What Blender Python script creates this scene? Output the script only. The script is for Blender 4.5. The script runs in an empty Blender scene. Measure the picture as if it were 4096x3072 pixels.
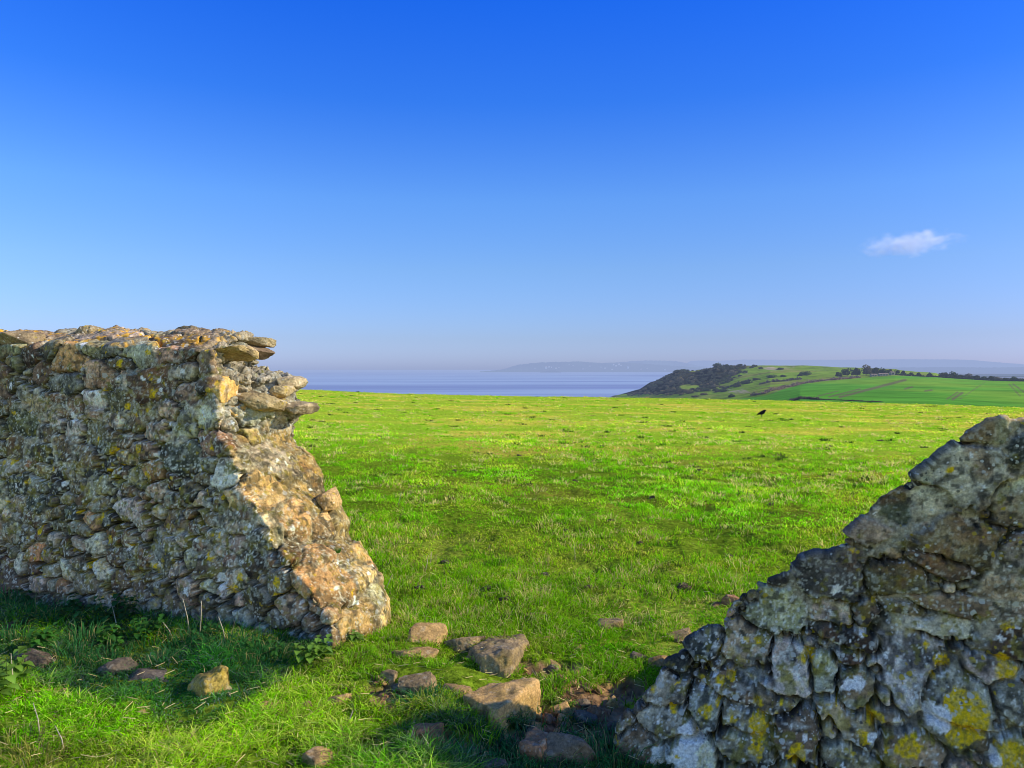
import bpy, math, random
import numpy as np
from mathutils import Vector

random.seed(7)
RNG = np.random.default_rng(7)
SC = bpy.context.scene
COL = SC.collection

# ------------------------------------------------------------------ camera
F, CX, HY, EYE = 740.0, 512.0, 369.5, 1.5      # focal length in px of a 1024 px wide frame, horizon row, eye height
cam_d = bpy.data.cameras.new("camera")
cam = bpy.data.objects.new("camera", cam_d)
COL.objects.link(cam)
cam_d.sensor_width = 36.0
cam_d.lens = 36.0 * F / 1024.0
cam_d.shift_y = -(384.0 - HY) / 1024.0
cam_d.clip_start = 0.05
cam_d.clip_end = 200000.0
cam.location = (0, 0, EYE)
cam.rotation_euler = (math.pi / 2, 0, 0)
SC.camera = cam

# ------------------------------------------------------------------ helpers
def tag(o, label=None, cat=None, group=None, kind=None):
    if label: o['label'] = label
    if cat: o['category'] = cat
    if group: o['group'] = group
    if kind: o['kind'] = kind
    return o

def link(o, parent=None):
    COL.objects.link(o)
    if parent is not None:
        o.parent = parent
    return o

def empty(name, loc=(0, 0, 0), rz=0.0):
    o = bpy.data.objects.new(name, None)
    o.location = loc
    o.rotation_euler = (0, 0, rz)
    o.empty_display_size = 0.1
    return link(o)

def mesh_np(name, V, faces, mat=None, parent=None, col=None, smooth=True, loc=None):
    """V (n,3) array; faces: list of arrays, each (k,3) or (k,4)"""
    me = bpy.data.meshes.new(name)
    V = np.asarray(V, dtype=np.float32)
    if not isinstance(faces, (list, tuple)):
        faces = [faces]
    faces = [np.asarray(f, dtype=np.int32) for f in faces if len(f)]
    nl = sum(f.size for f in faces)
    nf = sum(f.shape[0] for f in faces)
    me.vertices.add(len(V)); me.vertices.foreach_set('co', V.ravel())
    me.loops.add(nl); me.polygons.add(nf)
    li = np.concatenate([f.ravel() for f in faces])
    tot = np.concatenate([np.full(f.shape[0], f.shape[1], dtype=np.int32) for f in faces])
    st = np.zeros(nf, dtype=np.int32); st[1:] = np.cumsum(tot)[:-1]
    me.loops.foreach_set('vertex_index', li)
    me.polygons.foreach_set('loop_start', st)
    me.polygons.foreach_set('loop_total', tot)
    me.polygons.foreach_set('use_smooth', np.full(nf, smooth, dtype=bool))
    me.update(calc_edges=True)
    if col is not None:
        c = np.ones((len(V), 4), dtype=np.float32); c[:, :3] = col
        a = me.color_attributes.new('Col', 'FLOAT_COLOR', 'POINT')
        a.data.foreach_set('color', c.ravel())
    if mat: me.materials.append(mat)
    o = bpy.data.objects.new(name, me)
    if loc is not None: o.location = loc
    return link(o, parent)

def _h(ix, iy, iz, seed):
    x = (ix.astype(np.uint32) * np.uint32(374761393) + iy.astype(np.uint32) * np.uint32(668265263)
         + iz.astype(np.uint32) * np.uint32(2147483647) + np.uint32((seed * 1274126177) & 0xffffffff))
    x = (x ^ (x >> np.uint32(13))) * np.uint32(1274126177)
    x = (x ^ (x >> np.uint32(15))) * np.uint32(2246822519)
    x = x ^ (x >> np.uint32(16))
    return x.astype(np.float32) * np.float32(2.0 / 4294967295.0) - np.float32(1.0)

def vnoise(P, scale=1.0, seed=0):
    P = np.asarray(P, dtype=np.float64) * scale
    i = np.floor(P).astype(np.int64); f = (P - i).astype(np.float32)
    f = f * f * (3 - 2 * f)
    r = 0
    for dx in (0, 1):
        wx = f[:, 0] if dx else 1 - f[:, 0]
        for dy in (0, 1):
            wy = f[:, 1] if dy else 1 - f[:, 1]
            for dz in (0, 1):
                wz = f[:, 2] if dz else 1 - f[:, 2]
                r = r + wx * wy * wz * _h(i[:, 0] + dx, i[:, 1] + dy, i[:, 2] + dz, seed)
    return r

def fbm(P, scale=1.0, octv=4, seed=0, gain=0.5):
    r = 0; a = 1.0; t = 0
    for k in range(octv):
        r = r + a * vnoise(P, scale * (2.03 ** k), seed + 17 * k); t += a; a *= gain
    return r / t

def sstep(a, b, x):
    t = np.clip((x - a) / (b - a), 0, 1)
    return t * t * (3 - 2 * t)

def P3(x, y, z=None):
    x = np.asarray(x, dtype=np.float64); y = np.asarray(y, dtype=np.float64)
    z = np.zeros_like(x) if z is None else np.asarray(z, dtype=np.float64)
    return np.stack([x, y, z], -1)

def lerpc(a, b, t):
    t = np.asarray(t)[..., None]
    return a * (1 - t) + np.asarray(b, dtype=np.float32) * t

# ------------------------------------------------------------------ materials
def new_mat(name):
    m = bpy.data.materials.new(name); m.use_nodes = True
    nt = m.node_tree; nt.nodes.clear()
    out = nt.nodes.new('ShaderNodeOutputMaterial')
    return m, nt, out

def N(nt, t, **kw):
    n = nt.nodes.new(t)
    for k, v in kw.items():
        if k in n.inputs: n.inputs[k].default_value = v
        else: setattr(n, k, v)
    return n

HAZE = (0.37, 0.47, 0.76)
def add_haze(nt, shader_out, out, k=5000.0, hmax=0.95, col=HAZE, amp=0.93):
    """aerial haze: how much air lies between a place and the origin of the world, painted into the material as a glow"""
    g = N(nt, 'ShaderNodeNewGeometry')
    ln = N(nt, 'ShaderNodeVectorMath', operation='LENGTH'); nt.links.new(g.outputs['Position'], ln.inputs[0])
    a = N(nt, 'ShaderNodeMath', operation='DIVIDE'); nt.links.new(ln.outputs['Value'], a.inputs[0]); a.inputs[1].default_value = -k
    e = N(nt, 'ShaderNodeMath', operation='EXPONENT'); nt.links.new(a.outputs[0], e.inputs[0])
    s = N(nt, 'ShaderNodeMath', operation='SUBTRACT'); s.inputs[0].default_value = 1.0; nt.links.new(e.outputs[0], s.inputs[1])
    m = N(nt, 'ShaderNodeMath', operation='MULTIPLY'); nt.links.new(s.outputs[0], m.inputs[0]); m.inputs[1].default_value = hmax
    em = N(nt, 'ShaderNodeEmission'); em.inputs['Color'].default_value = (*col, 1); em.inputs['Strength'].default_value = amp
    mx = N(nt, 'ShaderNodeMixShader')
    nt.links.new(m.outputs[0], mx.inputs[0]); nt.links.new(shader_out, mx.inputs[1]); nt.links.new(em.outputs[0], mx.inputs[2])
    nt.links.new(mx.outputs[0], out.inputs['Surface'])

def stone_mat(name, speck=120.0, bump=0.35, gain=1.0, tint=(1, 1, 1), lichen=0.85):
    m, nt, out = new_mat(name)
    at = N(nt, 'ShaderNodeAttribute', attribute_name='Col')
    tc = N(nt, 'ShaderNodeTexCoord')
    n1 = N(nt, 'ShaderNodeTexNoise'); n1.inputs['Scale'].default_value = speck; n1.inputs['Detail'].default_value = 6; n1.inputs['Roughness'].default_value = 0.7
    nt.links.new(tc.outputs['Object'], n1.inputs['Vector'])
    r1 = N(nt, 'ShaderNodeValToRGB'); r1.color_ramp.elements[0].position = 0.33; r1.color_ramp.elements[1].position = 0.68
    r1.color_ramp.elements[0].color = (0.55, 0.53, 0.50, 1); r1.color_ramp.elements[1].color = (1.35, 1.35, 1.35, 1)
    nt.links.new(n1.outputs['Fac'], r1.inputs[0])
    mul = N(nt, 'ShaderNodeMix', data_type='RGBA', blend_type='MULTIPLY'); mul.inputs[0].default_value = 1.0
    nt.links.new(at.outputs['Color'], mul.inputs[6]); nt.links.new(r1.outputs[0], mul.inputs[7])
    # round dots of crust lichen, of many sizes, in drifts
    def dots(scale, big, mscale, lo, hi, off):
        mp = N(nt, 'ShaderNodeMapping'); mp.inputs['Location'].default_value = off; nt.links.new(tc.outputs['Object'], mp.inputs['Vector'])
        nw = N(nt, 'ShaderNodeTexNoise'); nw.inputs['Scale'].default_value = scale * 3.0; nw.inputs['Detail'].default_value = 2; nt.links.new(mp.outputs[0], nw.inputs['Vector'])
        wv = N(nt, 'ShaderNodeVectorMath', operation='MULTIPLY_ADD'); nt.links.new(nw.outputs['Color'], wv.inputs[0]); wv.inputs[1].default_value = (.35 / scale,) * 3; nt.links.new(mp.outputs[0], wv.inputs[2])
        v = N(nt, 'ShaderNodeTexVoronoi'); v.inputs['Scale'].default_value = scale; nt.links.new(wv.outputs[0], v.inputs['Vector'])
        sp = N(nt, 'ShaderNodeSeparateColor'); nt.links.new(v.outputs['Color'], sp.inputs[0])
        pw = N(nt, 'ShaderNodeMath', operation='POWER'); nt.links.new(sp.outputs[0], pw.inputs[0]); pw.inputs[1].default_value = 1.6
        rd = N(nt, 'ShaderNodeMath', operation='MULTIPLY'); nt.links.new(pw.outputs[0], rd.inputs[0]); rd.inputs[1].default_value = big
        df = N(nt, 'ShaderNodeMath', operation='SUBTRACT'); nt.links.new(rd.outputs[0], df.inputs[0]); nt.links.new(v.outputs['Distance'], df.inputs[1])
        ss = N(nt, 'ShaderNodeMapRange', interpolation_type='SMOOTHSTEP'); ss.inputs['From Min'].default_value = 0.0; ss.inputs['From Max'].default_value = .07; nt.links.new(df.outputs[0], ss.inputs['Value'])
        n3 = N(nt, 'ShaderNodeTexNoise'); n3.inputs['Scale'].default_value = mscale; n3.inputs['Detail'].default_value = 3; nt.links.new(mp.outputs[0], n3.inputs['Vector'])
        m3 = N(nt, 'ShaderNodeMapRange', interpolation_type='SMOOTHSTEP'); m3.inputs['From Min'].default_value = lo; m3.inputs['From Max'].default_value = hi; nt.links.new(n3.outputs['Fac'], m3.inputs['Value'])
        mm = N(nt, 'ShaderNodeMath', operation='MULTIPLY'); nt.links.new(ss.outputs[0], mm.inputs[0]); nt.links.new(m3.outputs[0], mm.inputs[1])
        m2 = N(nt, 'ShaderNodeMath', operation='MULTIPLY'); nt.links.new(mm.outputs[0], m2.inputs[0]); m2.inputs[1].default_value = lichen
        return m2
    prev = mul.outputs[2]
    for args, colr in (((speck * .62, .46, 5.0, .45, .62, (0, 0, 0)), (.60, .61, .58, 1)), ((speck * .30, .42, 4.0, .50, .60, (7, 3, 1)), (.50, .51, .47, 1)), ((speck * .34, .46, 4.5, .52, .62, (3, 9, 5)), (.46, .34, .02, 1)), ((speck * .45, .38, 6.0, .50, .64, (13, 2, 8)), (.06, .058, .05, 1))):
        d_ = dots(*args)
        mx = N(nt, 'ShaderNodeMix', data_type='RGBA'); nt.links.new(d_.outputs[0], mx.inputs[0]); nt.links.new(prev, mx.inputs[6]); mx.inputs[7].default_value = colr
        prev = mx.outputs[2]
    g = N(nt, 'ShaderNodeMix', data_type='RGBA', blend_type='MULTIPLY'); g.inputs[0].default_value = 1.0
    nt.links.new(mx.outputs[2], g.inputs[6]); g.inputs[7].default_value = (gain * tint[0], gain * tint[1], gain * tint[2], 1)
    b = N(nt, 'ShaderNodeBsdfPrincipled'); b.inputs['Roughness'].default_value = 0.92
    b.inputs['Specular IOR Level'].default_value = 0.25
    nt.links.new(g.outputs[2], b.inputs['Base Color'])
    n4 = N(nt, 'ShaderNodeTexNoise'); n4.inputs['Scale'].default_value = speck * 0.55; n4.inputs['Detail'].default_value = 8; n4.inputs['Roughness'].default_value = 0.75
    nt.links.new(tc.outputs['Object'], n4.inputs['Vector'])
    bp = N(nt, 'ShaderNodeBump'); bp.inputs['Strength'].default_value = bump; bp.inputs['Distance'].default_value = 0.02
    nt.links.new(n4.outputs['Fac'], bp.inputs['Height']); nt.links.new(bp.outputs[0], b.inputs['Normal'])
    nt.links.new(b.outputs[0], out.inputs['Surface'])
    return m

def leaf_mat(name, transl=0.35, rough=0.5, gain=1.0, haze=None, spec=0.3):
    m, nt, out = new_mat(name)
    at = N(nt, 'ShaderNodeAttribute', attribute_name='Col')
    g = N(nt, 'ShaderNodeMix', data_type='RGBA', blend_type='MULTIPLY'); g.inputs[0].default_value = 1.0
    nt.links.new(at.outputs['Color'], g.inputs[6]); g.inputs[7].default_value = (gain, gain, gain, 1)
    b = N(nt, 'ShaderNodeBsdfPrincipled'); b.inputs['Roughness'].default_value = rough; b.inputs['Specular IOR Level'].default_value = spec
    t = N(nt, 'ShaderNodeBsdfTranslucent')
    nt.links.new(g.outputs[2], b.inputs['Base Color']); nt.links.new(g.outputs[2], t.inputs['Color'])
    mx = N(nt, 'ShaderNodeMixShader'); mx.inputs[0].default_value = transl
    nt.links.new(b.outputs[0], mx.inputs[1]); nt.links.new(t.outputs[0], mx.inputs[2])
    if haze: add_haze(nt, mx.outputs[0], out, k=haze)
    else: nt.links.new(mx.outputs[0], out.inputs['Surface'])
    return m

def plain_mat(name, col, rough=0.7, noise=0.0, scale=20.0, haze=None, bump=0.0, attr=False, nscale=(1, 1, 1)):
    m, nt, out = new_mat(name)
    b = N(nt, 'ShaderNodeBsdfPrincipled'); b.inputs['Roughness'].default_value = rough
    b.inputs['Specular IOR Level'].default_value = 0.0
    tc = N(nt, 'ShaderNodeTexCoord')
    mp = N(nt, 'ShaderNodeMapping'); mp.inputs['Scale'].default_value = nscale
    nt.links.new(tc.outputs['Object'], mp.inputs['Vector'])
    n = N(nt, 'ShaderNodeTexNoise'); n.inputs['Scale'].default_value = scale; n.inputs['Detail'].default_value = 5
    nt.links.new(mp.outputs[0], n.inputs['Vector'])
    r = N(nt, 'ShaderNodeValToRGB'); r.color_ramp.elements[0].position = 0.3; r.color_ramp.elements[1].position = 0.7
    lo, hi = 1 - noise, 1 + noise
    r.color_ramp.elements[0].color = (lo, lo, lo, 1); r.color_ramp.elements[1].color = (hi, hi, hi, 1)
    nt.links.new(n.outputs['Fac'], r.inputs[0])
    mul = N(nt, 'ShaderNodeMix', data_type='RGBA', blend_type='MULTIPLY'); mul.inputs[0].default_value = 1.0
    if attr:
        at = N(nt, 'ShaderNodeAttribute', attribute_name='Col'); nt.links.new(at.outputs['Color'], mul.inputs[6])
    else:
        mul.inputs[6].default_value = (*col, 1)
    nt.links.new(r.outputs[0], mul.inputs[7])
    nt.links.new(mul.outputs[2], b.inputs['Base Color'])
    if bump:
        bp = N(nt, 'ShaderNodeBump'); bp.inputs['Strength'].default_value = bump; bp.inputs['Distance'].default_value = 0.03
        nt.links.new(n.outputs['Fac'], bp.inputs['Height']); nt.links.new(bp.outputs[0], b.inputs['Normal'])
    if haze: add_haze(nt, b.outputs[0], out, k=haze)
    else: nt.links.new(b.outputs[0], out.inputs['Surface'])
    return m

# ------------------------------------------------------------------ light
SUNV = Vector((1.85, -0.143, 0.0)).normalized()
EL = math.radians(28.3)
AZ = math.atan2(SUNV.x, SUNV.y)
sd = bpy.data.lights.new("sun", 'SUN'); sd.energy = 5.0; sd.angle = math.radians(0.53); sd.color = (1.0, 0.89, 0.68)
so = bpy.data.objects.new("sun", sd); link(so)
sdir = Vector((SUNV.x * math.cos(EL), SUNV.y * math.cos(EL), math.sin(EL)))
so.rotation_euler = (-sdir).to_track_quat('-Z', 'Y').to_euler()
so.location = (20, 0, 20)

w = bpy.data.worlds.new("World"); SC.world = w; w.use_nodes = True
nt = w.node_tree; nt.nodes.clear()
wo = nt.nodes.new('ShaderNodeOutputWorld'); bg = nt.nodes.new('ShaderNodeBackground')
sky = nt.nodes.new('ShaderNodeTexSky'); sky.sky_type = 'NISHITA'; sky.sun_disc = False
sky.sun_elevation = EL; sky.sun_rotation = AZ; sky.altitude = 40; sky.air_density = 1.0; sky.dust_density = 0.6; sky.ozone_density = 3.0
tc = nt.nodes.new('ShaderNodeTexCoord'); sx = nt.nodes.new('ShaderNodeSeparateXYZ')
nt.links.new(tc.outputs['Generated'], sx.inputs[0])
rp = nt.nodes.new('ShaderNodeValToRGB'); rp.color_ramp.interpolation = 'LINEAR'
SKYR = [(0.0, (0.773, 0.947, 1.897)), (0.0412, (0.712, 0.851, 1.465)), (0.133, (0.71, 0.95, 1.421)), (0.22, (0.59, 0.99, 1.634)), (0.338, (0.23, 0.76, 1.884)), (0.4467, (0.105, 0.66, 2.136)), (0.62, (0.16, 0.6, 1.8)), (0.8, (0.4, 0.75, 1.6)), (1.0, (0.7, 0.9, 1.5))]
cr = rp.color_ramp
while len(cr.elements) < len(SKYR): cr.elements.new(0.5)
for e, (p, c) in zip(cr.elements, SKYR):
    e.position = p; e.color = (*c, 1)
nt.links.new(sx.outputs['Z'], rp.inputs[0])
mg = nt.nodes.new('ShaderNodeMix'); mg.data_type = 'RGBA'; mg.blend_type = 'MULTIPLY'; mg.inputs[0].default_value = 1.0
nt.links.new(sky.outputs[0], mg.inputs[6]); nt.links.new(rp.outputs[0], mg.inputs[7])
# unseen sky behind the camera, brightened and warmed as fill for the shaded walls
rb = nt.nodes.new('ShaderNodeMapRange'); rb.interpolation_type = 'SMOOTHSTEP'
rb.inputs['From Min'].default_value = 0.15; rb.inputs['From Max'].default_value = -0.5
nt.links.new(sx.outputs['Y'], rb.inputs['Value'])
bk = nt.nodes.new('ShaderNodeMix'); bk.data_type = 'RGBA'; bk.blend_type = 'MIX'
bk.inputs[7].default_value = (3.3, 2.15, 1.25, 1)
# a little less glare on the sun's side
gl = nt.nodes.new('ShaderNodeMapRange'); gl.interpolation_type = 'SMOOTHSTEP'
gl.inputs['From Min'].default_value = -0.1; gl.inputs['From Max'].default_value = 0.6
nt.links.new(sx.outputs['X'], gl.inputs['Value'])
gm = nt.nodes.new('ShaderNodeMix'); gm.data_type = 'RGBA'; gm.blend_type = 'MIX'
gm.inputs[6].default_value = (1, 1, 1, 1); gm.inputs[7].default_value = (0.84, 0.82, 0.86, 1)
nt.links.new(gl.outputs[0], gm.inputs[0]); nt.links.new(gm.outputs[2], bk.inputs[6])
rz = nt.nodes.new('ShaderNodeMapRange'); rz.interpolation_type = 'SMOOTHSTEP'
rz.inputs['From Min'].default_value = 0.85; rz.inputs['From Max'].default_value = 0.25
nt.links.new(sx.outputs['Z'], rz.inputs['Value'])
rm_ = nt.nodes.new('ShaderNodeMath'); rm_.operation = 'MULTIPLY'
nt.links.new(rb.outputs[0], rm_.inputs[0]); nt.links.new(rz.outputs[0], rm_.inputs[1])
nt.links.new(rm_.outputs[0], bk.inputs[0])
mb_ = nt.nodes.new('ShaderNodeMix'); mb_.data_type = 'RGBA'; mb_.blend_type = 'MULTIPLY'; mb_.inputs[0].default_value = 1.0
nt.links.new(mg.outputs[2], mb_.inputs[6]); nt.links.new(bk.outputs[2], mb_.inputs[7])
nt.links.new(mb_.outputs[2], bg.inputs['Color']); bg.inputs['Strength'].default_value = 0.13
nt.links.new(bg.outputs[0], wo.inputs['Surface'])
SC.view_settings.view_transform = 'Standard'; SC.view_settings.look = 'None'; SC.view_settings.exposure = 0
SC.cycles.pixel_filter_type = 'BLACKMAN_HARRIS'; SC.cycles.filter_width = 0.95
SC.cycles.volume_bounces = 5; SC.cycles.max_bounces = 7; SC.cycles.transparent_max_bounces = 8

# ------------------------------------------------------------------ near ground
ZB = np.array([[-90, -0.9], [-42, -0.62], [-26, -0.69], [-14, -1.35], [0, -1.68], [11, -1.8], [30, -2.0], [62, -2.4], [120, -3.0]])
O2 = np.array([-0.98, 4.0]); U2 = np.array([0.9274, -0.3741]); V2 = np.array([0.3741, 0.9274])
def gz(x, y):
    x = np.asarray(x, dtype=np.float64); y = np.asarray(y, dtype=np.float64)
    r = np.hypot(x, y)
    s = np.minimum(r, 95) / 92.0
    xb = x / np.maximum(r, 1e-3) * 92.0
    zb = np.interp(xb, ZB[:, 0], ZB[:, 1])
    z = zb * s ** 1.25
    d = np.maximum(r - 80, 0)
    z = z - (d / 22.0) ** 2 * np.where(r < 400, 1.0, 1.0) * 0.9
    p = P3(x, y)
    near = sstep(30, 4, r)
    z = z + near * (0.036 * vnoise(p, 1.3, 3) + 0.030 * vnoise(p, 3.3, 5) + 0.016 * vnoise(p, 8.0, 6))
    z = z + (1 - near) * (0.05 * vnoise(p, 0.35, 8) + 0.025 * vnoise(p, 1.1, 9)) * sstep(100, 70, r)
    # the ground sinks in front of the right wall
    uu = (x - O2[0]) * U2[0] + (y - O2[1]) * U2[1]; vv = (x - O2[0]) * V2[0] + (y - O2[1]) * V2[1]
    z = z - 0.13 * sstep(1.0, 2.0, uu) * sstep(0.15, -0.35, vv) * sstep(-2.2, -1.2, vv)
    return z

def px_ground(px, py):
    Y = F * EYE / max(py - HY, 1.0)
    for _ in range(12):
        X = (px - CX) / F * Y
        z = float(gz([X], [Y])[0])
        Y = 0.5 * Y + 0.5 * F * (EYE - z) / (py - HY)
    X = (px - CX) / F * Y
    return X, Y, float(gz([X], [Y])[0])

# patches of bare earth (world ellipses, from the gap in the wall)
SOIL = []
def soil_patch(px, py, rx, ry):
    X, Y, z = px_ground(px, py); SOIL.append((X, Y, rx, ry))
for a in [(600, 705, .22, .13), (625, 688, .12, .12), (560, 725, .2, .08), (500, 757, .3, .06), (570, 745, .26, .07), (470, 738, .12, .06), (580, 672, .10, .07), (390, 688, .08, .08), (385, 700, .09, .07), (545, 712, .14, .06),
          (240, 723, .05, .04), (450, 752, .25, .04), (96, 640, .10, .09), (385, 675, .07, .05), (620, 715, .15, .1), (545, 663, .05, .04), (420, 720, .07, .05), (585, 710, .2, .12), (530, 738, .2, .07), (600, 735, .2, .1), (455, 745, .16, .05), (480, 758, .2, .06), (395, 690, .12, .06), (560, 690, .1, .07), (605, 690, .28, .18), (562, 666, .12, .07), (520, 664, .14, .05), (440, 735, .14, .07), (130, 660, .10, .07)]:
    soil_patch(*a)
def soil_mask(x, y):
    x = np.asarray(x); y = np.asarray(y)
    m = np.zeros(len(x))
    p = P3(x, y)
    nz = 0.45 * vnoise(p, 7, 31) + 0.35 * vnoise(p, 22, 32)
    for X, Y, rx, ry in SOIL:
        d = np.hypot((x - X) / rx, (y - Y) / ry) + nz
        m = np.maximum(m, sstep(1.15, 0.75, d))
    return m

def ground():
    az = np.concatenate([np.linspace(-180, -50, 40)[:-1], np.linspace(-50, -42, 30)[:-1], np.linspace(-42, 42, 700)[:-1], np.linspace(42, 50, 30)[:-1], np.linspace(50, 180, 40)])
    rr = np.concatenate([np.linspace(0.05, 2.3, 8)[:-1], 2.3 * np.exp(np.linspace(0, math.log(240 / 2.3), 620))])
    A, R = np.meshgrid(np.radians(az), rr)
    x = (np.sin(A) * R).ravel(); y = (np.cos(A) * R).ravel()
    z = gz(x, y)
    sm = soil_mask(x, y)
    p = P3(x, y)
    z = z - sm * 0.035 + sm * (0.018 * vnoise(p, 14, 41) + 0.012 * vnoise(p, 40, 42))
    r = np.hypot(x, y)
    n1 = fbm(p, 0.9, 4, 51); n2 = fbm(P3(x * 0.35, y), 0.5, 5, 57)
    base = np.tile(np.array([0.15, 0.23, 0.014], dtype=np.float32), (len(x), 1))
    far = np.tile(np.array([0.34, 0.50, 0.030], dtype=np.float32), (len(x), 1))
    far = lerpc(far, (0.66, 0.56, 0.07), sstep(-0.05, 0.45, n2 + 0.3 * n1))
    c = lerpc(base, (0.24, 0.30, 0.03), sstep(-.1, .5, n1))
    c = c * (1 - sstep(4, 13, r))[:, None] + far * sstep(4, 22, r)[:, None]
    soil = np.tile(np.array([0.26, 0.155, 0.075], dtype=np.float32), (len(x), 1)) * (1 + 0.45 * vnoise(p, 25, 61) + .2 * vnoise(p, 70, 62))[:, None]
    c = c * (1 - sm)[:, None] + soil * sm[:, None]
    nr, na = A.shape
    idx = np.arange(nr * na).reshape(nr, na)
    q = np.stack([idx[:-1, :-1], idx[1:, :-1], idx[1:, 1:], idx[:-1, 1:]], -1).reshape(-1, 4)[:, ::-1]
    m = plain_mat('pasture_ground', (1, 1, 1), 0.95, 0.5, 22.0, attr=True, bump=0.8)
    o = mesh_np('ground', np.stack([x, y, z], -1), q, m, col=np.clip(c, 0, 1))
    tag(o, kind='structure')
ground()

# ------------------------------------------------------------------ walls
THICK = 0.65
def px_wall(px, py, v=0.0):
    """where the sight line meets the upright plane at depth v of the wall: (u, z)"""
    k = (px - CX) / F
    ox, oy = O2 + V2 * v
    u = (k * oy - ox) / (U2[0] - k * U2[1])
    Y = oy + U2[1] * u
    return u, EYE - (py - HY) / F * Y
def to_world(L):
    L = np.asarray(L)
    return np.stack([O2[0] + L[:, 0] * U2[0] + L[:, 1] * V2[0], O2[1] + L[:, 0] * U2[1] + L[:, 1] * V2[1], L[:, 2]], -1)

def remesh(V, faces, vox):
    me = bpy.data.meshes.new('tmp'); me.from_pydata([tuple(v) for v in V], [], faces); me.update()
    o = bpy.data.objects.new('tmp', me); COL.objects.link(o)
    md = o.modifiers.new('r', 'REMESH'); md.mode = 'VOXEL'; md.voxel_size = vox; md.adaptivity = 0
    dg = bpy.context.evaluated_depsgraph_get()
    ev = o.evaluated_get(dg); m2 = bpy.data.meshes.new_from_object(ev)
    nv = len(m2.vertices)
    co = np.empty(nv * 3, dtype=np.float32); m2.vertices.foreach_get('co', co)
    npoly = len(m2.polygons); lt = np.empty(npoly, dtype=np.int32); m2.polygons.foreach_get('loop_total', lt)
    li = np.empty(len(m2.loops), dtype=np.int32); m2.loops.foreach_get('vertex_index', li)
    if (lt == 4).all(): Q = [li.reshape(-1, 4)]
    else:
        st = np.concatenate([[0], np.cumsum(lt)[:-1]])
        Q = [np.array([li[s:s + 4] for s, t in zip(st, lt) if t == 4]), np.array([li[s:s + 3] for s, t in zip(st, lt) if t == 3])]
        Q = [q for q in Q if len(q)]
    bpy.data.objects.remove(o); bpy.data.meshes.remove(me); bpy.data.meshes.remove(m2)
    return co.reshape(-1, 3).astype(np.float64), Q

def normals(V, Q):
    n = np.zeros_like(V)
    for q in Q:
        a = V[q[:, 0]]; b = V[q[:, 1]]; c = V[q[:, 2]]
        fn = np.cross(b - a, c - a)
        if q.shape[1] == 4:
            d = V[q[:, 3]]; fn = np.cross(c - a, d - b)
        for k in range(q.shape[1]): np.add.at(n, q[:, k], fn)
    l = np.linalg.norm(n, axis=1, keepdims=True); return n / np.maximum(l, 1e-12)

def smooth(V, Q, it):
    e = []
    for q in Q:
        k = q.shape[1]
        for i in range(k): e.append(np.stack([q[:, i], q[:, (i + 1) % k]], -1))
    e = np.concatenate(e)
    for _ in range(it):
        s = np.zeros_like(V); c = np.zeros(len(V))
        np.add.at(s, e[:, 0], V[e[:, 1]]); np.add.at(s, e[:, 1], V[e[:, 0]])
        np.add.at(c, e[:, 0], 1); np.add.at(c, e[:, 1], 1)
        V = V * 0.5 + 0.5 * s / c[:, None]
    return V

TONES = {
    'brown': (0.270, 0.205, 0.140), 'olive': (0.250, 0.225, 0.145), 'dark': (0.110, 0.105, 0.088), 'dkbrown': (0.170, 0.128, 0.088),
    'grey': (0.350, 0.315, 0.255), 'pale': (0.470, 0.430, 0.360), 'pink': (0.390, 0.305, 0.245), 'rust': (0.285, 0.175, 0.100),
    'tan': (0.480, 0.365, 0.205), 'mortar': (0.430, 0.390, 0.310),
}

def stone_field(V, Nn, seeds, opt):
    """V local points; seeds list of dict(c, r(3), rotation about v, tone, H)"""
    n = len(V)
    d1 = np.full(n, 1e9, dtype=np.float32); d2 = np.full(n, 1e9, dtype=np.float32)
    i1 = np.zeros(n, dtype=np.int32)
    wp = V + 0.018 * np.stack([fbm(V, 11, 2, 71), 0.3 * fbm(V, 11, 2, 72), fbm(V, 11, 2, 73)], -1)
    wp = wp + 0.006 * np.stack([vnoise(V, 60, 74), vnoise(V, 60, 75), vnoise(V, 60, 76)], -1)
    order = np.argsort(wp[:, 0]); xs = wp[order, 0]
    for k, s in enumerate(seeds):
        R = 2.4 * max(s['r'])
        a, b = np.searchsorted(xs, [s['c'][0] - R, s['c'][0] + R])
        id_ = order[a:b]
        dp = wp[id_] - s['c']
        keep = np.abs(dp[:, 2]) < R
        id_ = id_[keep]; dp = dp[keep]
        ca, sa = math.cos(s['a']), math.sin(s['a'])
        x = (dp[:, 0] * ca + dp[:, 2] * sa) / s['r'][0]; z = (-dp[:, 0] * sa + dp[:, 2] * ca) / s['r'][2]; y = dp[:, 1] / s['r'][1]
        pw = s['p']
        d = (np.abs(x) ** pw + np.abs(y) ** pw + np.abs(z) ** pw) ** (1 / pw)
        d = d.astype(np.float32)
        o1 = d1[id_]; o2 = d2[id_]; oi = i1[id_]
        better = d < o1
        d2[id_] = np.where(better, o1, np.minimum(o2, d))
        d1[id_] = np.where(better, d, o1)
        i1[id_] = np.where(better, k, oi)
    d2 = np.minimum(d2, d1 + 1.5)
    rm = np.array([min(s['r'][0], s['r'][2]) for s in seeds])[i1]
    e = (d2 - d1) * 0.5 * rm                      # about the distance to the joint, metres
    ex = (opt.get('gap', 3.0) - d1) * rm                          # distance to the stone's own outline: leaves mortar where stones are apart
    e = np.minimum(e, ex)
    return i1, e, d1

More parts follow.
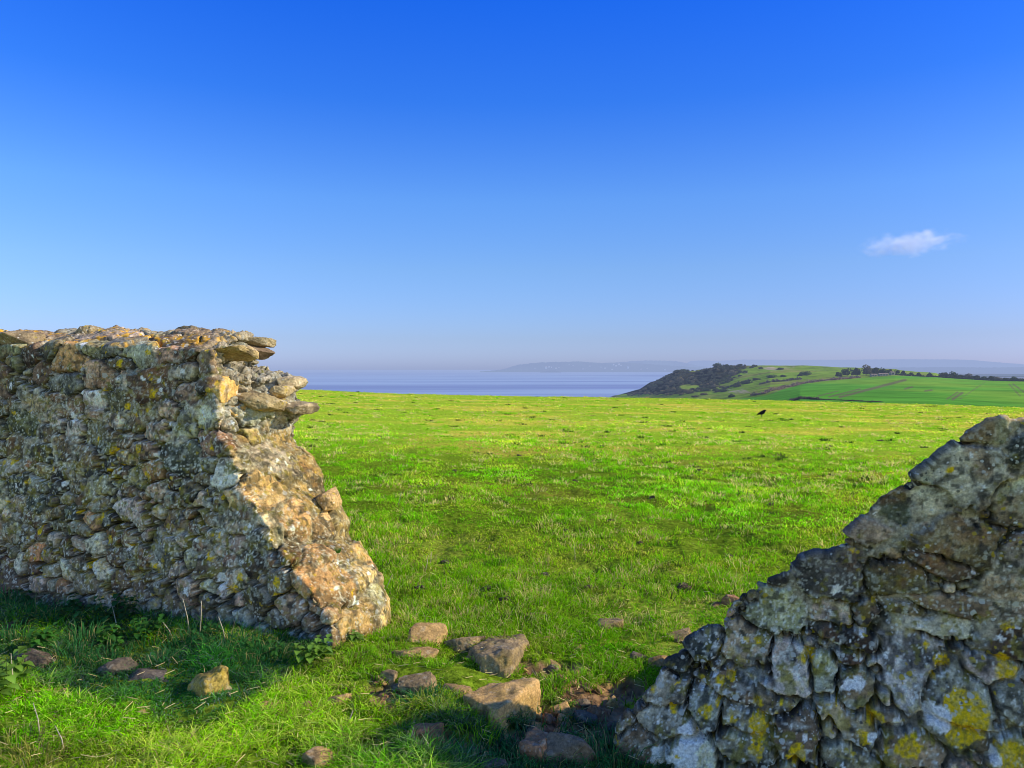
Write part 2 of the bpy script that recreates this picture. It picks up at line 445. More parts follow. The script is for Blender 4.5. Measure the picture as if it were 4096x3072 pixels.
def dress_wall(V, Q, seeds, opt):
    Nn = normals(V, Q)
    i1, e, d1 = stone_field(V, Nn, seeds, opt)
    ns = len(seeds)
    H = np.array([s['H'] for s in seeds]) * np.random.default_rng(4).uniform(0.2, 1.9, len(seeds)); C = np.array([s['c'] for s in seeds])
    rs = np.random.default_rng(opt['seed'])
    G = rs.normal(0, 1, (ns, 4, 3)); G[:, :, 1] *= 0.4
    G = G / np.linalg.norm(G, axis=2, keepdims=True)
    tilt = rs.uniform(0.10, 0.55, (ns, 4)); off = rs.uniform(0.0, 0.014, (ns, 4))
    dp = V - C[i1]
    jw = opt['joint']
    edge = sstep(0.0, jw, e - 0.002)
    dome = 1 - np.exp(-np.maximum(e, 0) / opt.get('dome', 0.012))
    pl = np.clip(tilt[i1, 0] * 0.45 * np.einsum('ij,ij->i', dp, G[i1, 0]), -0.02, 0.02)
    for k in (1, 2):
        pl = pl + np.minimum(0, off[i1, k] + 0.6 * tilt[i1, k] * np.einsum('ij,ij->i', dp, G[i1, k]))
    stone_h = H[i1] * (0.9 * edge + 0.1 * dome) + edge * np.clip(pl, -0.022, 0.022) * opt.get('relief', 1.0)
    stone_h += edge * (0.0042 * fbm(V, 20, 3, 81) + 0.0022 * vnoise(V, 60, 84) + 0.0016 * vnoise(V, 140, 85))
    z = V[:, 2]
    dry = opt['dry'](V)                            # 0 = joints filled with mortar, 1 = open joints
    rough = opt['rough'](V)                        # crumbling core
    nm = fbm(V, 16, 3, 91)
    mort = 0.004 + 0.012 * nm + 0.004 * vnoise(V, 70, 95)
    rz_ = np.array([s['r'][2] for s in seeds])[i1]
    under = sstep(-0.35, -0.8, dp[:, 2] / rz_ + 0.25 * vnoise(V, 20, 96))       # joint just below a stone: open and dark
    crack = np.exp(-(np.maximum(e, 0) / 0.0060) ** 2) * sstep(-0.75, -0.1, vnoise(V, 12, 94) + opt.get('crack', 0.0))
    void = sstep(0.12, 0.5, vnoise(V, 9, 97) + 0.35 * vnoise(V, 25, 98)) * opt['void']
    mort = mort - np.clip(dry * 0.050 + void * 0.05 + under * opt.get('under', 0.035) + crack * 0.030, 0, 0.085)
    smear = sstep(0.14, 0.42, fbm(V, 5.5, 3, 171) + (opt['smear'](V) if callable(opt['smear']) else opt['smear'])) * sstep(0.014, 0.005, e + 0.006 * vnoise(V, 35, 172)) * (1 - 0.55 * np.clip(dry, 0, 1))
    h = stone_h * 1.0 + (1 - edge) * mort
    hs = 0.008 + 0.005 * nm + 0.003 * vnoise(V, 60, 173)
    h = h * (1 - smear) + hs * smear
    h = h + rough * (0.034 * fbm(V, 13, 3, 101) + 0.022 * fbm(V, 38, 2, 102) + 0.009 * vnoise(V, 95, 103))
    vis = opt['vis'](V, Nn)
    V2_ = V + Nn * (h * vis)[:, None]
    # under each stone the joint lies a little deeper
    # ---- colour
    T = np.array([TONES[s['t']] for s in seeds], dtype=np.float32)
    T = T * rs.uniform(0.62, 1.42, (ns, 1)).astype(np.float32) * rs.uniform(0.93, 1.07, (ns, 3)).astype(np.float32)
    c = T[i1]
    b1 = fbm(V, 9, 4, 111); b2 = fbm(V, 30, 3, 112); b3 = vnoise(V, 75, 113)
    c = c * (1 + 0.50 * b1 + 0.42 * b2 + 0.22 * b3)[:, None]
    c = lerpc(c, (0.24, 0.13, 0.065), 0.5 * sstep(0.15, 0.55, fbm(V, 7, 3, 117)))
    c = lerpc(c, (0.055, 0.052, 0.05), 0.75 * sstep(0.22, 0.5, fbm(V, 15, 4, 118)))
    mc = np.array(TONES['mortar'], dtype=np.float32) * (1 + 0.3 * b2 + 0.25 * b3)[:, None]
    joint_shade = np.clip(dry + void + 0.9 * under + 1.0 * crack, 0, 1)  # crevice shade painted into the mortar: open joints, cracks, under stones
    mc = mc * (1 - 0.84 * joint_shade)[:, None]
    me_ = sstep(0.0, 0.008, e - 0.001)
    c = c * me_[:, None] + mc * (1 - me_)[:, None]
    c = c * (1 - 0.30 * (1 - me_) * joint_shade)[:, None]
    c = c * (1 - 0.45 * edge * sstep(0.5, 0.95, -dp[:, 2] / rz_) * opt.get('low', 1.0))[:, None] * (1 + 0.10 * edge * sstep(0.2, 0.9, dp[:, 2] / rz_))[:, None]  # painted shading: each stone darker underneath, slightly lighter on top
    cr_ = rough * 0.75
    c = lerpc(c, (0.36, 0.32, 0.245), cr_ * 0.8)
    c = c * (1 + 0.45 * cr_ * fbm(V, 45, 2, 119))[:, None]
    c = lerpc(c, np.array(TONES['mortar'], dtype=np.float32) * (0.85 + 0.3 * b2 + 0.25 * b3)[:, None], 0.8 * smear)
    # pale crust specks
    lm = opt['lichen'](V)
    w1 = sstep(0.30, 0.46, fbm(V, 34, 3, 121) + 0.25 * (lm - 0.5)); c = lerpc(c, (0.44, 0.45, 0.42), 0.45 * w1)
    w2 = sstep(0.36, 0.5, fbm(V, 24, 3, 131) + 0.22 * (lm - 0.5)); c = lerpc(c, (0.20, 0.185, 0.050), 0.7 * w2)
    lmod = 0.35 + 0.65 * np.clip(lm, 0, 1)
    d1_ = sstep(0.50, 0.62, vnoise(V, 110, 181) + .3 * vnoise(V, 14, 182)); c = lerpc(c, (0.60, 0.61, 0.58), 0.7 * d1_ * lmod)
    d2_ = sstep(0.48, 0.62, vnoise(V, 60, 183) + .35 * vnoise(V, 11, 184)); c = lerpc(c, (0.045, 0.045, 0.04), 0.6 * d2_)
    d3_ = sstep(0.55, 0.68, vnoise(V, 45, 185) + .35 * vnoise(V, 8, 186)); c = lerpc(c, (0.42, 0.34, 0.03), 0.30 * d3_ * lmod)
    # round lichen rosettes
    wv = V + 0.010 * np.stack([vnoise(V, 45, 141), vnoise(V, 45, 142), vnoise(V, 45, 143)], -1) + 0.004 * np.stack([vnoise(V, 120, 144), vnoise(V, 120, 145), vnoise(V, 120, 146)], -1)
    order = np.argsort(wv[:, 0]); xs = wv[order, 0]
    for (cc, r, kind, flat) in opt['rosettes']:
        a, b = np.searchsorted(xs, [cc[0] - r * 1.6, cc[0] + r * 1.6]); id_ = order[a:b]
        d = wv[id_] - np.asarray(cc); d[:, 2] /= flat
        dd = np.linalg.norm(d, axis=1) / r
        keep = dd < 1.3; id_ = id_[keep]; dd = dd[keep]
        wgt = sstep(1.05, 0.88, dd)
        if kind == 'w': col = (0.80, 0.80, 0.78)
        elif kind == 'y': col = (0.58, 0.43, 0.015)
        elif kind == 'k': col = (0.05, 0.052, 0.045)
        else: col = (0.33, 0.36, 0.30)
        if kind == 'g': wgt = wgt * (0.55 + 0.45 * np.cos(dd * 9)); wgt = np.clip(wgt, 0, 1) * 0.7
        if kind == 'y': wgt = wgt * (0.75 + 0.25 * np.sign(vnoise(V[id_], 110, 150)))
        c[id_] = lerpc(c[id_], col, np.clip(wgt, 0, 1) * (0.95 if kind != 'k' else 0.8))
    if 'paint' in opt: c = opt['paint'](V, Nn, c, e)
    m_ = opt.get('mid', 0.24); c = m_ * (np.maximum(c, 1e-3) / m_) ** 1.32
    return V2_, np.clip(c, 0.01, 0.8)

def pin_stones(V, seeds, n_try, seed, scale=1.0):
    """little stones pushed into the wide joints"""
    rs = np.random.default_rng(seed); out = list(seeds)
    C = np.array([s['c'] for s in out]); Rm = np.array([s['r'] for s in out])
    for ci in rs.choice(len(V), n_try, replace=False):
        p = V[ci]; r = scale * rs.uniform(.014, .034); rr = np.array([r * rs.uniform(.9, 1.7), r, r * rs.uniform(.6, 1.0)])
        d = np.linalg.norm(np.abs(C - p) / ((Rm + rr) * 0.86), axis=1)
        if (d < 1).any(): continue
        out.append(dict(c=p, r=rr, a=rs.normal(0, .5), t=['brown', 'grey', 'pale', 'dkbrown', 'olive', 'pink'][rs.integers(6)], H=rs.uniform(.002, .012), p=rs.uniform(2.2, 4)))
        C = np.vstack([C, p]); Rm = np.vstack([Rm, rr])
    return out
def dart(V, n_try, size_fn, seed, fixed=(), spread=0.80, inward=0.3):
    rs = np.random.default_rng(seed)
    out = list(fixed)
    C = [s['c'] for s in out]; R = [np.array(s['r']) for s in out]
    cand = rs.choice(len(V), min(n_try, len(V)), replace=False)
    cand = sorted(cand, key=lambda i: -size_fn(V[i])[0] + 0 * i) if False else cand
    for ci in cand:
        p = V[ci]
        rx, rz, aspect_j, H, tones = size_fn(p)
        j = float(np.clip(rs.lognormal(0.05, 0.30), 0.80, 1.9))
        r = np.array([rx * j * rs.uniform(0.8, 1.35), 0.0, rz * j * rs.uniform(0.75, 1.25)]); r[1] = 0.5 * (r[0] + r[2])
        if C:
            CA = np.array(C); RA = np.array(R)
            d = np.abs(CA - p) / ((RA + r) * spread)
            if (np.linalg.norm(d, axis=1) < 1.0).any(): continue
        s = dict(c=p, r=r, a=rs.normal(0, aspect_j), t=tones[rs.integers(len(tones))], H=H * rs.uniform(0.6, 1.35), p=rs.uniform(2.4, 5.0))
        out.append(s); C.append(p); R.append(r)
    return out

# ---- left wall -----------------------------------------------------------
FE = [(208, 338), (210, 361), (214, 380), (214, 395), (217, 419), (226, 446), (243, 490), (262, 520), (280, 550), (300, 580), (322, 603), (331, 625), (330, 652), (331, 690)]
BE = [(258, 336), (262, 345), (262, 352), (256, 358), (250, 366), (258, 371), (282, 375), (296, 377), (300, 390), (303, 400), (308, 405), (306, 412), (296, 421), (295, 437), (300, 443), (312, 455), (322, 474), (330, 491),
      (337, 503), (344, 516), (352, 530), (360, 546), (370, 560), (380, 575), (389, 590), (392, 603), (390, 625), (386, 650)]
fe = np.array([px_wall(a, b, 0.0) for a, b in FE]); be = np.array([px_wall(a, b, THICK) for a, b in BE])
fe = fe[np.argsort(fe[:, 1])]; be = be[np.argsort(be[:, 1])]
def uend(z, v):
    a = np.interp(z, fe[:, 1], fe[:, 0]); b = np.interp(z, be[:, 1], be[:, 0])
    t = v / THICK
    bulge = 0.05 * math.sin(math.pi * t)
    jag = (0.020 * math.sin(z * 21 + v * 3) + 0.014 * math.sin(z * 43 + 1 + v * 5) + .008 * math.sin(z * 97)) * (1 - 0.4 * t)
    return a * (1 - t) + b * t + bulge * (1.0 if z < 1.1 else 0.4) + jag
def ztop_left(u, v):
    t = v / THICK
    base = 1.70 + 0.035 * (-u - 0.9) / 2.5
    cam_ = 0.115 * math.sin(min(t * 1.25, 1.0) * math.pi / 2) - (0.10 * max(0, t - 0.75) / 0.25)
    bump = 0.012 * math.sin(u * 3.1 + 1) + 0.010 * math.sin(u * 8.3) + (0.02 * math.exp(-((u + 2.55) / 0.10) ** 2))
    return base + cam_ - 0.07 + bump
def build_body(rings_v, prof, n_end, n_top):
    V = []; nr = len(rings_v); m = None
    for v in rings_v:
        pr = prof(v); m = len(pr)
        V += [(u, v, z) for u, z in pr]
    faces = []
    for i in range(nr - 1):
        for j in range(m):
            k = (j + 1) % m
            faces.append((i * m + j, (i + 1) * m + j, (i + 1) * m + k, i * m + k))
    faces.append(tuple(range(m))); faces.append(tuple(range(nr * m - 1, (nr - 1) * m - 1, -1)))
    return V, faces
ULEFT = -4.6
def prof_left(v):
    pr = [(ULEFT, -0.25)]
    zt = ztop_left(uend(1.65, v), v)
    for z in np.linspace(-0.25, zt, 60):
        pr.append((uend(z, v), z))
    u0 = uend(zt, v)
    for u in np.linspace(u0, ULEFT, 80)[1:]:
        pr.append((u, ztop_left(u, v)))
    return pr
V, fc = build_body(np.linspace(0, THICK, 9), prof_left, 60, 80)
VL, QL = remesh(V, fc, 0.0075)
VL = smooth(VL, QL, 2)
print('left wall verts', len(VL))
# rosettes given by the photograph
def ros(lst, v=0.0):
    r_ = []
    for px, py, r, k, fl in lst:
        u, z = px_wall(px, py, v); r_.append(((u, v, z), r, k, fl))
    return r_
LR = ros([(223, 581, .036, 'w', 1.5), (161, 565, .018, 'w', 1.2), (183, 371, .022, 'w', .8), (169, 424, .016, 'w', 1), (74, 418, .02, 'w', 2.0), (12, 386, .02, 'w', 1.2), (141, 448, .028, 'y', 1), (38, 421, .02, 'y', 1.2),
          (158, 458, .018, 'w', 1.5), (65, 484, .016, 'w', 1.6), (250, 526, .012, 'w', 1.6), (115, 450, .02, 'y', 1), (128, 406, .03, 'y', .8), (240, 577, .022, 'y', 1.4), (278, 581, .024, 'y', 1.4), (258, 578, .014, 'y', 1), (232, 590, .03, 'y', 1), (190, 590, .02, 'w', 1.5),
          (42, 530, .028, 'y', 1), (148, 475, .02, 'y', 1), (108, 475, .012, 'y', 1), (230, 407, .02, 'y', 1), (12, 462, .024, 'y', .9), (102, 347, .02, 'y', .6)])
rs = np.random.default_rng(3)
front = np.nonzero((VL[:, 1] < 0.03) & (VL[:, 2] > 0.1))[0]
for k in range(330):
    p = VL[front[rs.integers(len(front))]]
    kd = rs.choice(['w', 'y', 'g', 'g', 'k', 'y'], p=[.15, .25, .12, .12, .13, .23])
    LR.append((tuple(p), float(rs.lognormal(math.log(.0125 if kd != 'g' else .018), .38)), str(kd), float(rs.uniform(.8, 1.4))))
# sunlit end: white rosettes on the slope
for px, py, r in [(275, 461, .018), (286, 463, .016), (270, 470, .012), (306, 489, .010), (293, 528, .016), (298, 524, .010), (301, 527, .012), (289, 525, .01), (368, 573, .018), (357, 600, .022), (338, 588, .022), (372, 566, .01), (385, 600, .012), (333, 500, .010), (325, 509, .012), (246, 340, .016), (232, 352, .03), (225, 353, .02), (290, 457, .008)]:
    # meet the sloping end: march along v until the sight line meets it
    best = None
    for v in np.linspace(0.0, THICK, 60):
        u, z = px_wall(px, py, v)
        if u <= uend(z, v): best = (u, v, z); break
    if best: LR.append((best, r, 'w', 1.0))
for k in range(26):
    z = rs.uniform(.1, 1.4); v = rs.uniform(.05, .6)
    LR.append(((uend(z, v), v, z), float(rs.uniform(.006, .014)), 'y' if k % 2 else 'w', 1.0))
def sz_left(p):
    u, v, z = p
    endf = u > uend(z, v) - 0.05 and v > 0.05
    if z > 1.58 and not endf: return .105, .085, .12, .012, ['grey', 'brown', 'grey', 'olive', 'dkbrown']
    if endf:
        if z > 1.05: return .085, .045, .3, .010, ['tan', 'brown', 'grey', 'mortar', 'tan']
        return .150, .100, .7, .006, ['tan', 'tan', 'brown', 'mortar', 'tan']
    k = np.interp(z, [0, .5, 1.0, 1.3, 1.6], [.066, .060, .066, .082, .090])
    return k * np.interp(z, [0, .5, 1.2], [.95, 1.05, 1.3]), k * np.interp(z, [0, .5, 1.2], [.98, .92, .74]), .5 if z < .7 else .16, .009, ['brown', 'grey', 'olive', 'brown', 'pink', 'dkbrown', 'grey', 'dark', 'rust', 'brown', 'olive', 'dkbrown', 'pale']
vis_idx = np.nonzero((VL[:, 1] < 0.05) | (VL[:, 2] > 1.60) | (VL[:, 0] > -1.3))[0]
seedsL = dart(VL[vis_idx], 12000, sz_left, 11, spread=0.88)
pin_idx = vis_idx[(VL[vis_idx, 1] < 0.03) & (VL[vis_idx, 2] < 1.5)]
seedsL = pin_stones(VL[pin_idx], seedsL, 1500, 12)
print('left stones', len(seedsL))
ue = np.array([0.0])
def uend_v(V):
    z = V[:, 2]; t = np.clip(V[:, 1] / THICK, 0, 1)
    a = np.interp(z, fe[:, 1], fe[:, 0]); b = np.interp(z, be[:, 1], be[:, 0])
    return a * (1 - t) + b * t
def rough_left(V):
    endp = sstep(0.16, 0.04, uend_v(V) - V[:, 0])
    up = sstep(1.08, 1.25, V[:, 2])
    top = sstep(1.66, 1.72, V[:, 2]) * sstep(0.02, 0.10, V[:, 1])
    return np.clip(endp * up * sstep(-.02, .08, V[:, 1]) * 1.0 + 0.42 * top + 0.08 * endp, 0, 1)
def paint_left(V, Nn, c, e):
    # orange lichen along the sunny top, warm stone on the broken end
    top = sstep(0.15, 0.45, Nn[:, 2]) * sstep(1.60, 1.68, V[:, 2])
    a = top * sstep(-0.05, 0.22, fbm(V * np.array([0.6, 1, 1]), 11, 3, 161)) * sstep(-0.5, -1.2, V[:, 0])
    a = a * sstep(-.15, .25, vnoise(V, 26, 168) + .6 * vnoise(V, 60, 169))
    c = lerpc(c, (0.60, 0.36, 0.03), 0.80 * a)
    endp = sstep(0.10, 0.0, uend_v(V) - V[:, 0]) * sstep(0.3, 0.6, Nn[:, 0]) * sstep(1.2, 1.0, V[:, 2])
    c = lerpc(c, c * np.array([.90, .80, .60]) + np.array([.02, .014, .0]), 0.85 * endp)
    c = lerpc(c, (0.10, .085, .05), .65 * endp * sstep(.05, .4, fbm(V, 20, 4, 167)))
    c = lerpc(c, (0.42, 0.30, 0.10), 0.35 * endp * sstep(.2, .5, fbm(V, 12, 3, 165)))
    low = sstep(0.25, 0.05, V[:, 2]) * sstep(0.08, 0.02, V[:, 1])
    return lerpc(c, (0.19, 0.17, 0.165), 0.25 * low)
optL = dict(seed=5, joint=0.007, void=0.35, dome=.012, under=0.014, smear=lambda V: 0.21 - 0.35 * sstep(1.45, 1.55, V[:, 2]) + 0.30 * sstep(0.12, 0.0, uend_v(V) - V[:, 0]) * sstep(1.2, 1.05, V[:, 2]) * sstep(.02, .08, V[:, 1]),
            dry=lambda V: sstep(0.75, 0.15, V[:, 2]) * sstep(0.25, 0.05, V[:, 1]) + .35 * sstep(0.08, 0.2, V[:, 1]) * sstep(1.3, 1.1, V[:, 2]),
            rough=rough_left, lichen=lambda V: sstep(1.7, 0.9, V[:, 2]),
            vis=lambda V, n: np.where(V[:, 2] < -0.2, 0, 1.0), rosettes=LR, paint=paint_left)
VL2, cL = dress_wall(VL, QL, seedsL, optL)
M_WALL = stone_mat('rubble_stone', 70, 0.6, 1.24, (1.04, 1.0, .87), .62)
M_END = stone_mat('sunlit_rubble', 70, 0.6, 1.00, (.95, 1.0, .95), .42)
M_WALLN = stone_mat('rubble_stone_near', 95, 0.55, 1.04, (1.05, 1.0, .84))

def split_parts(V2_, Q, c, Vb, fn, names, mat, parent):
    """cut one dressed wall into its parts by a rule on the undisplaced points; faces go to the part of their first corner"""
    lab = fn(Vb)
    for k, nm in enumerate(names):
        fs = []
        used = np.zeros(len(Vb), dtype=bool)
        for q in Q:
            sel = q[lab[q[:, 0]] == k]
            if len(sel): used[sel.ravel()] = True; fs.append(sel)
        mp = np.cumsum(used) - 1
        o = mesh_np(nm, to_world(V2_[used]) - np.array(parent.location), [mp[f] for f in fs], mat[k] if isinstance(mat, list) else mat, parent, col=c[used])

lw = empty('stone_wall', (*(O2 - 1.8 * U2 + 0.3 * V2), 0))
tag(lw, 'tall lichen-spotted rubble wall on the left, its broken end sloping down in full sun', 'wall')
def lab_left(V):
    e_ = uend_v(V) - V[:, 0]
    l = np.zeros(len(V), dtype=int)
    l[(V[:, 2] > 1.585)] = 1
    l[(e_ < 0.055) & (V[:, 1] > 0.035)] = 2
    return l
split_parts(VL2, QL, cL, VL, lab_left, ['rubble_face', 'coping', 'broken_end'], [M_WALL, M_WALL, M_END], lw)

# ---- rocks ---------------------------------------------------------------
def ico(sub):
    import bmesh
    bm = bmesh.new(); bmesh.ops.create_icosphere(bm, subdivisions=sub, radius=1.0)
    V = np.array([v.co[:] for v in bm.verts]); Fc = np.array([[v.index for v in f.verts] for f in bm.faces]); bm.free()
    return V, Fc
ICO = {s: ico(s) for s in (2, 3, 4, 5, 6)}
def rock(sx, sy, sz, seed, sub=5, planes=9, rough=1.0):
    """an angular lump: the hull of a few scattered points, its edges a little worn, its faces pitted"""
    import bmesh
    rs = np.random.default_rng(seed)
    n = 9 + planes
    P = rs.uniform(-1, 1, (n, 3)); P /= (np.abs(P) ** 3.0).sum(1, keepdims=True) ** (1 / 3.0)
    P *= rs.uniform(.82, 1, (n, 1))
    bm = bmesh.new(); vs = [bm.verts.new(p) for p in P]
    r_ = bmesh.ops.convex_hull(bm, input=vs)
    dele = [g for g in r_['geom_interior'] if isinstance(g, bmesh.types.BMVert)] + [g for g in r_['geom_unused'] if isinstance(g, bmesh.types.BMVert)]
    if dele: bmesh.ops.delete(bm, geom=list(set(dele)), context='VERTS')
    bmesh.ops.triangulate(bm, faces=bm.faces[:])
    bmesh.ops.subdivide_edges(bm, edges=bm.edges[:], cuts={4: 7, 5: 14, 6: 22}[sub], use_grid_fill=True)
    bmesh.ops.triangulate(bm, faces=bm.faces[:])
    bm.verts.index_update()
    V = np.array([v.co[:] for v in bm.verts]); Fc = np.array([[v.index for v in f.verts] for f in bm.faces]); bm.free()
    V = V - (V.max(0) + V.min(0)) / 2; V = V / ((V.max(0) - V.min(0)) / 2)
    V = smooth(V, [Fc], 2)
    V *= np.array([sx, sy, sz]) * 0.5
    s = max(sx, sy, sz)
    Vn = normals(V, [Fc])
    sp = V + np.array([seed * 3.1, 0, 0])
    h = rough * (0.016 * s * fbm(sp, 5.0 / s, 3, seed) + 0.010 * s * fbm(sp, 16 / s, 3, seed + 5) + 0.002 * vnoise(sp, 110, seed))
    return V + Vn * h[:, None], Fc, sp

def rock_color(sp, tone, seed, shade=1.0, lichen=0.0):
    base = np.tile(np.array(tone, dtype=np.float32), (len(sp), 1))
    c = base * (1 + 0.35 * fbm(sp, 12, 4, seed + 1) + 0.22 * fbm(sp, 45, 3, seed + 2))[:, None]
    c = lerpc(c, (0.10, 0.085, 0.07), 0.6 * sstep(0.2, 0.5, fbm(sp, 16, 4, seed + 3)))
    c = lerpc(c, (0.45, 0.42, 0.36), 0.5 * sstep(0.35, 0.55, fbm(sp, 30, 3, seed + 4)))
    if lichen: c = lerpc(c, (0.38, 0.30, 0.04), lichen * sstep(0.15, 0.35, fbm(sp, 18, 3, seed + 6)))
    c = .26 * (np.maximum(c, 1e-3) / .26) ** 1.3
    return np.clip(c * shade, 0.01, 0.8)

def wall_rock(name, px0, px1, py0, py1, v, depth, tone, seed, parent, tilt=0.0, yaw=0.0, mat=None, out=0.0):
    """a single stone that sits proud in the broken end; parts of the wall"""
    u0, z1 = px_wall(px0, py0, v); u1, z0 = px_wall(px1, py1, v)
    L, Fc, sp = rock((u1 - u0) * 1.05, depth, abs(z1 - z0) * 1.25, seed, 5, rough=1.5)
    ct, st = math.cos(tilt), math.sin(tilt)
    L = np.stack([L[:, 0] * ct + L[:, 2] * st, L[:, 1], -L[:, 0] * st + L[:, 2] * ct], -1)
    cy, sy = math.cos(yaw), math.sin(yaw)
    L = np.stack([L[:, 0] * cy - L[:, 1] * sy, L[:, 0] * sy + L[:, 1] * cy, L[:, 2]], -1)
    L = L + np.array([(u0 + u1) / 2 + out, v, (z0 + z1) / 2])
    return mesh_np(name, to_world(L) - np.array(parent.location), Fc, mat or M_WALL, parent, col=rock_color(sp, tone, seed))
TAN = (0.42, 0.31, 0.17); GREYB = (0.31, 0.27, 0.21)
wall_rock('jutting_stone', 243, 273, 345, 358, 0.52, .20, (0.22, .17, .12), 201, lw, tilt=.08)
wall_rock('jutting_stone', 236, 279, 391, 408, 0.28, .30, (0.34, .28, .17), 202, lw, tilt=.20, yaw=.25)
wall_rock('jutting_stone', 212, 232, 379, 401, 0.10, .24, (0.50, .36, .15), 203, lw, tilt=.02, yaw=.2)
wall_rock('jutting_stone', 226, 244, 403, 416, 0.16, .20, (0.46, .33, .15), 204, lw, tilt=.25, yaw=.3)
wall_rock('jutting_stone', 284, 301, 377, 388, 0.52, .24, (0.36, .31, .22), 205, lw, tilt=-.05)
wall_rock('jutting_stone', 288, 310, 403, 413, 0.50, .26, (0.33, .28, .20), 206, lw, tilt=.05)
wall_rock('jutting_stone', 276, 292, 386, 396, 0.40, .22, (0.37, .31, .20), 207, lw, tilt=-.35)
wall_rock('jutting_stone', 250, 266, 338, 346, 0.5, .25, (0.30, .26, .18), 208, lw)
wall_rock('jutting_stone', 205, 250, 349, 360, 0.16, .28, (0.36, .29, .17), 209, lw, tilt=-.08, yaw=.15)
wall_rock('jutting_stone', 84, 102, 327, 338, 0.36, .22, (0.30, .25, .16), 210, lw)
wall_rock('jutting_stone', 6, 36, 333, 347, 0.10, .30, (0.27, .22, .15), 211, lw, tilt=.05)
wall_rock('jutting_stone', 300, 326, 505, 528, 0.42, .12, TAN, 212, lw, tilt=.9)
wall_rock('jutting_stone', 322, 338, 491, 509, 0.50, .20, TAN, 213, lw, tilt=.6)
wall_rock('jutting_stone', 262, 278, 508, 540, 0.16, .15, TAN, 214, lw, tilt=-.5)
# small green tuft growing on the broken end is built with the plants

# ---- right wall ----------------------------------------------------------
def batter(z):
    return 0.34 * sstep(0.58, -0.12, z)
def px_batter(px, py):
    v = 0.0
    for _ in range(25):
        u, z = px_wall(px, py, v); v = 0.5 * v - 0.5 * float(batter(z))
    return u, z
K = 1024 / 2212.0
SR = [(1250, 1700), (1290, 1640), (1335, 1560), (1352, 1530), (1385, 1492), (1425, 1462), (1437, 1430), (1445, 1408), (1480, 1399), (1489, 1372), (1522, 1347), (1568, 1338), (1577, 1302), (1602, 1272), (1640, 1266), (1655, 1245),
      (1700, 1228), (1722, 1216), (1737, 1194), (1765, 1183), (1792, 1190), (1828, 1164), (1837, 1140), (1880, 1086), (1902, 1062), (1945, 1040), (1978, 1018), (2005, 998), (2060, 950), (2100, 922), (2140, 899), (2165, 894), (2212, 900)]
sr = np.array([px_batter(a * K, b * K) for a, b in SR])
sr = sr[np.argsort(sr[:, 0])]
sru = np.concatenate([sr[:, 0], [sr[-1, 0] + .3, sr[-1, 0] + .7, sr[-1, 0] + 1.2, 6.0]])
srz = np.concatenate([sr[:, 1], [sr[-1, 1] + .12, sr[-1, 1] + .28, 1.66, 1.7]])
srz[0] = -0.45; sru[0] -= .05
def ztop_right(u, v):
    t = v / THICK
    rec = np.minimum(1.18 * v, 0.68 * np.maximum(srz, 0) + 0.10) * np.interp(sru, [sr[-1, 0], sr[-1, 0] + 1.0], [1, .5])
    sh = np.interp(u, np.maximum.accumulate(sru + rec), srz)
    return sh - 0.02 * t + 0.012 * t * math.sin(u * 21 + v * 13)
URIGHT = 4.9
def prof_right(v):
    us = np.concatenate([np.linspace(sru[0], sr[-1, 0], 150), np.linspace(sr[-1, 0], URIGHT, 30)[1:]])
    pr = [(sru[0], -0.5)]
    pr += [(URIGHT, -0.5)]
    for u in us[::-1]:
        pr.append((u, max(-0.48, ztop_right(u, v) - 0.02)))
    return pr
V, fc = build_body(np.linspace(0, THICK, 10), prof_right, 0, 0)
fc = [f[::-1] for f in fc]
VR, QR = remesh(V, fc, 0.0060)
VR = smooth(VR, QR, 1)
print('right wall verts', len(VR))
_n = normals(VR, QR)
fr_mean = _n[(VR[:, 1] < 0.004)][:, 1].mean(); print('front normal v', fr_mean)
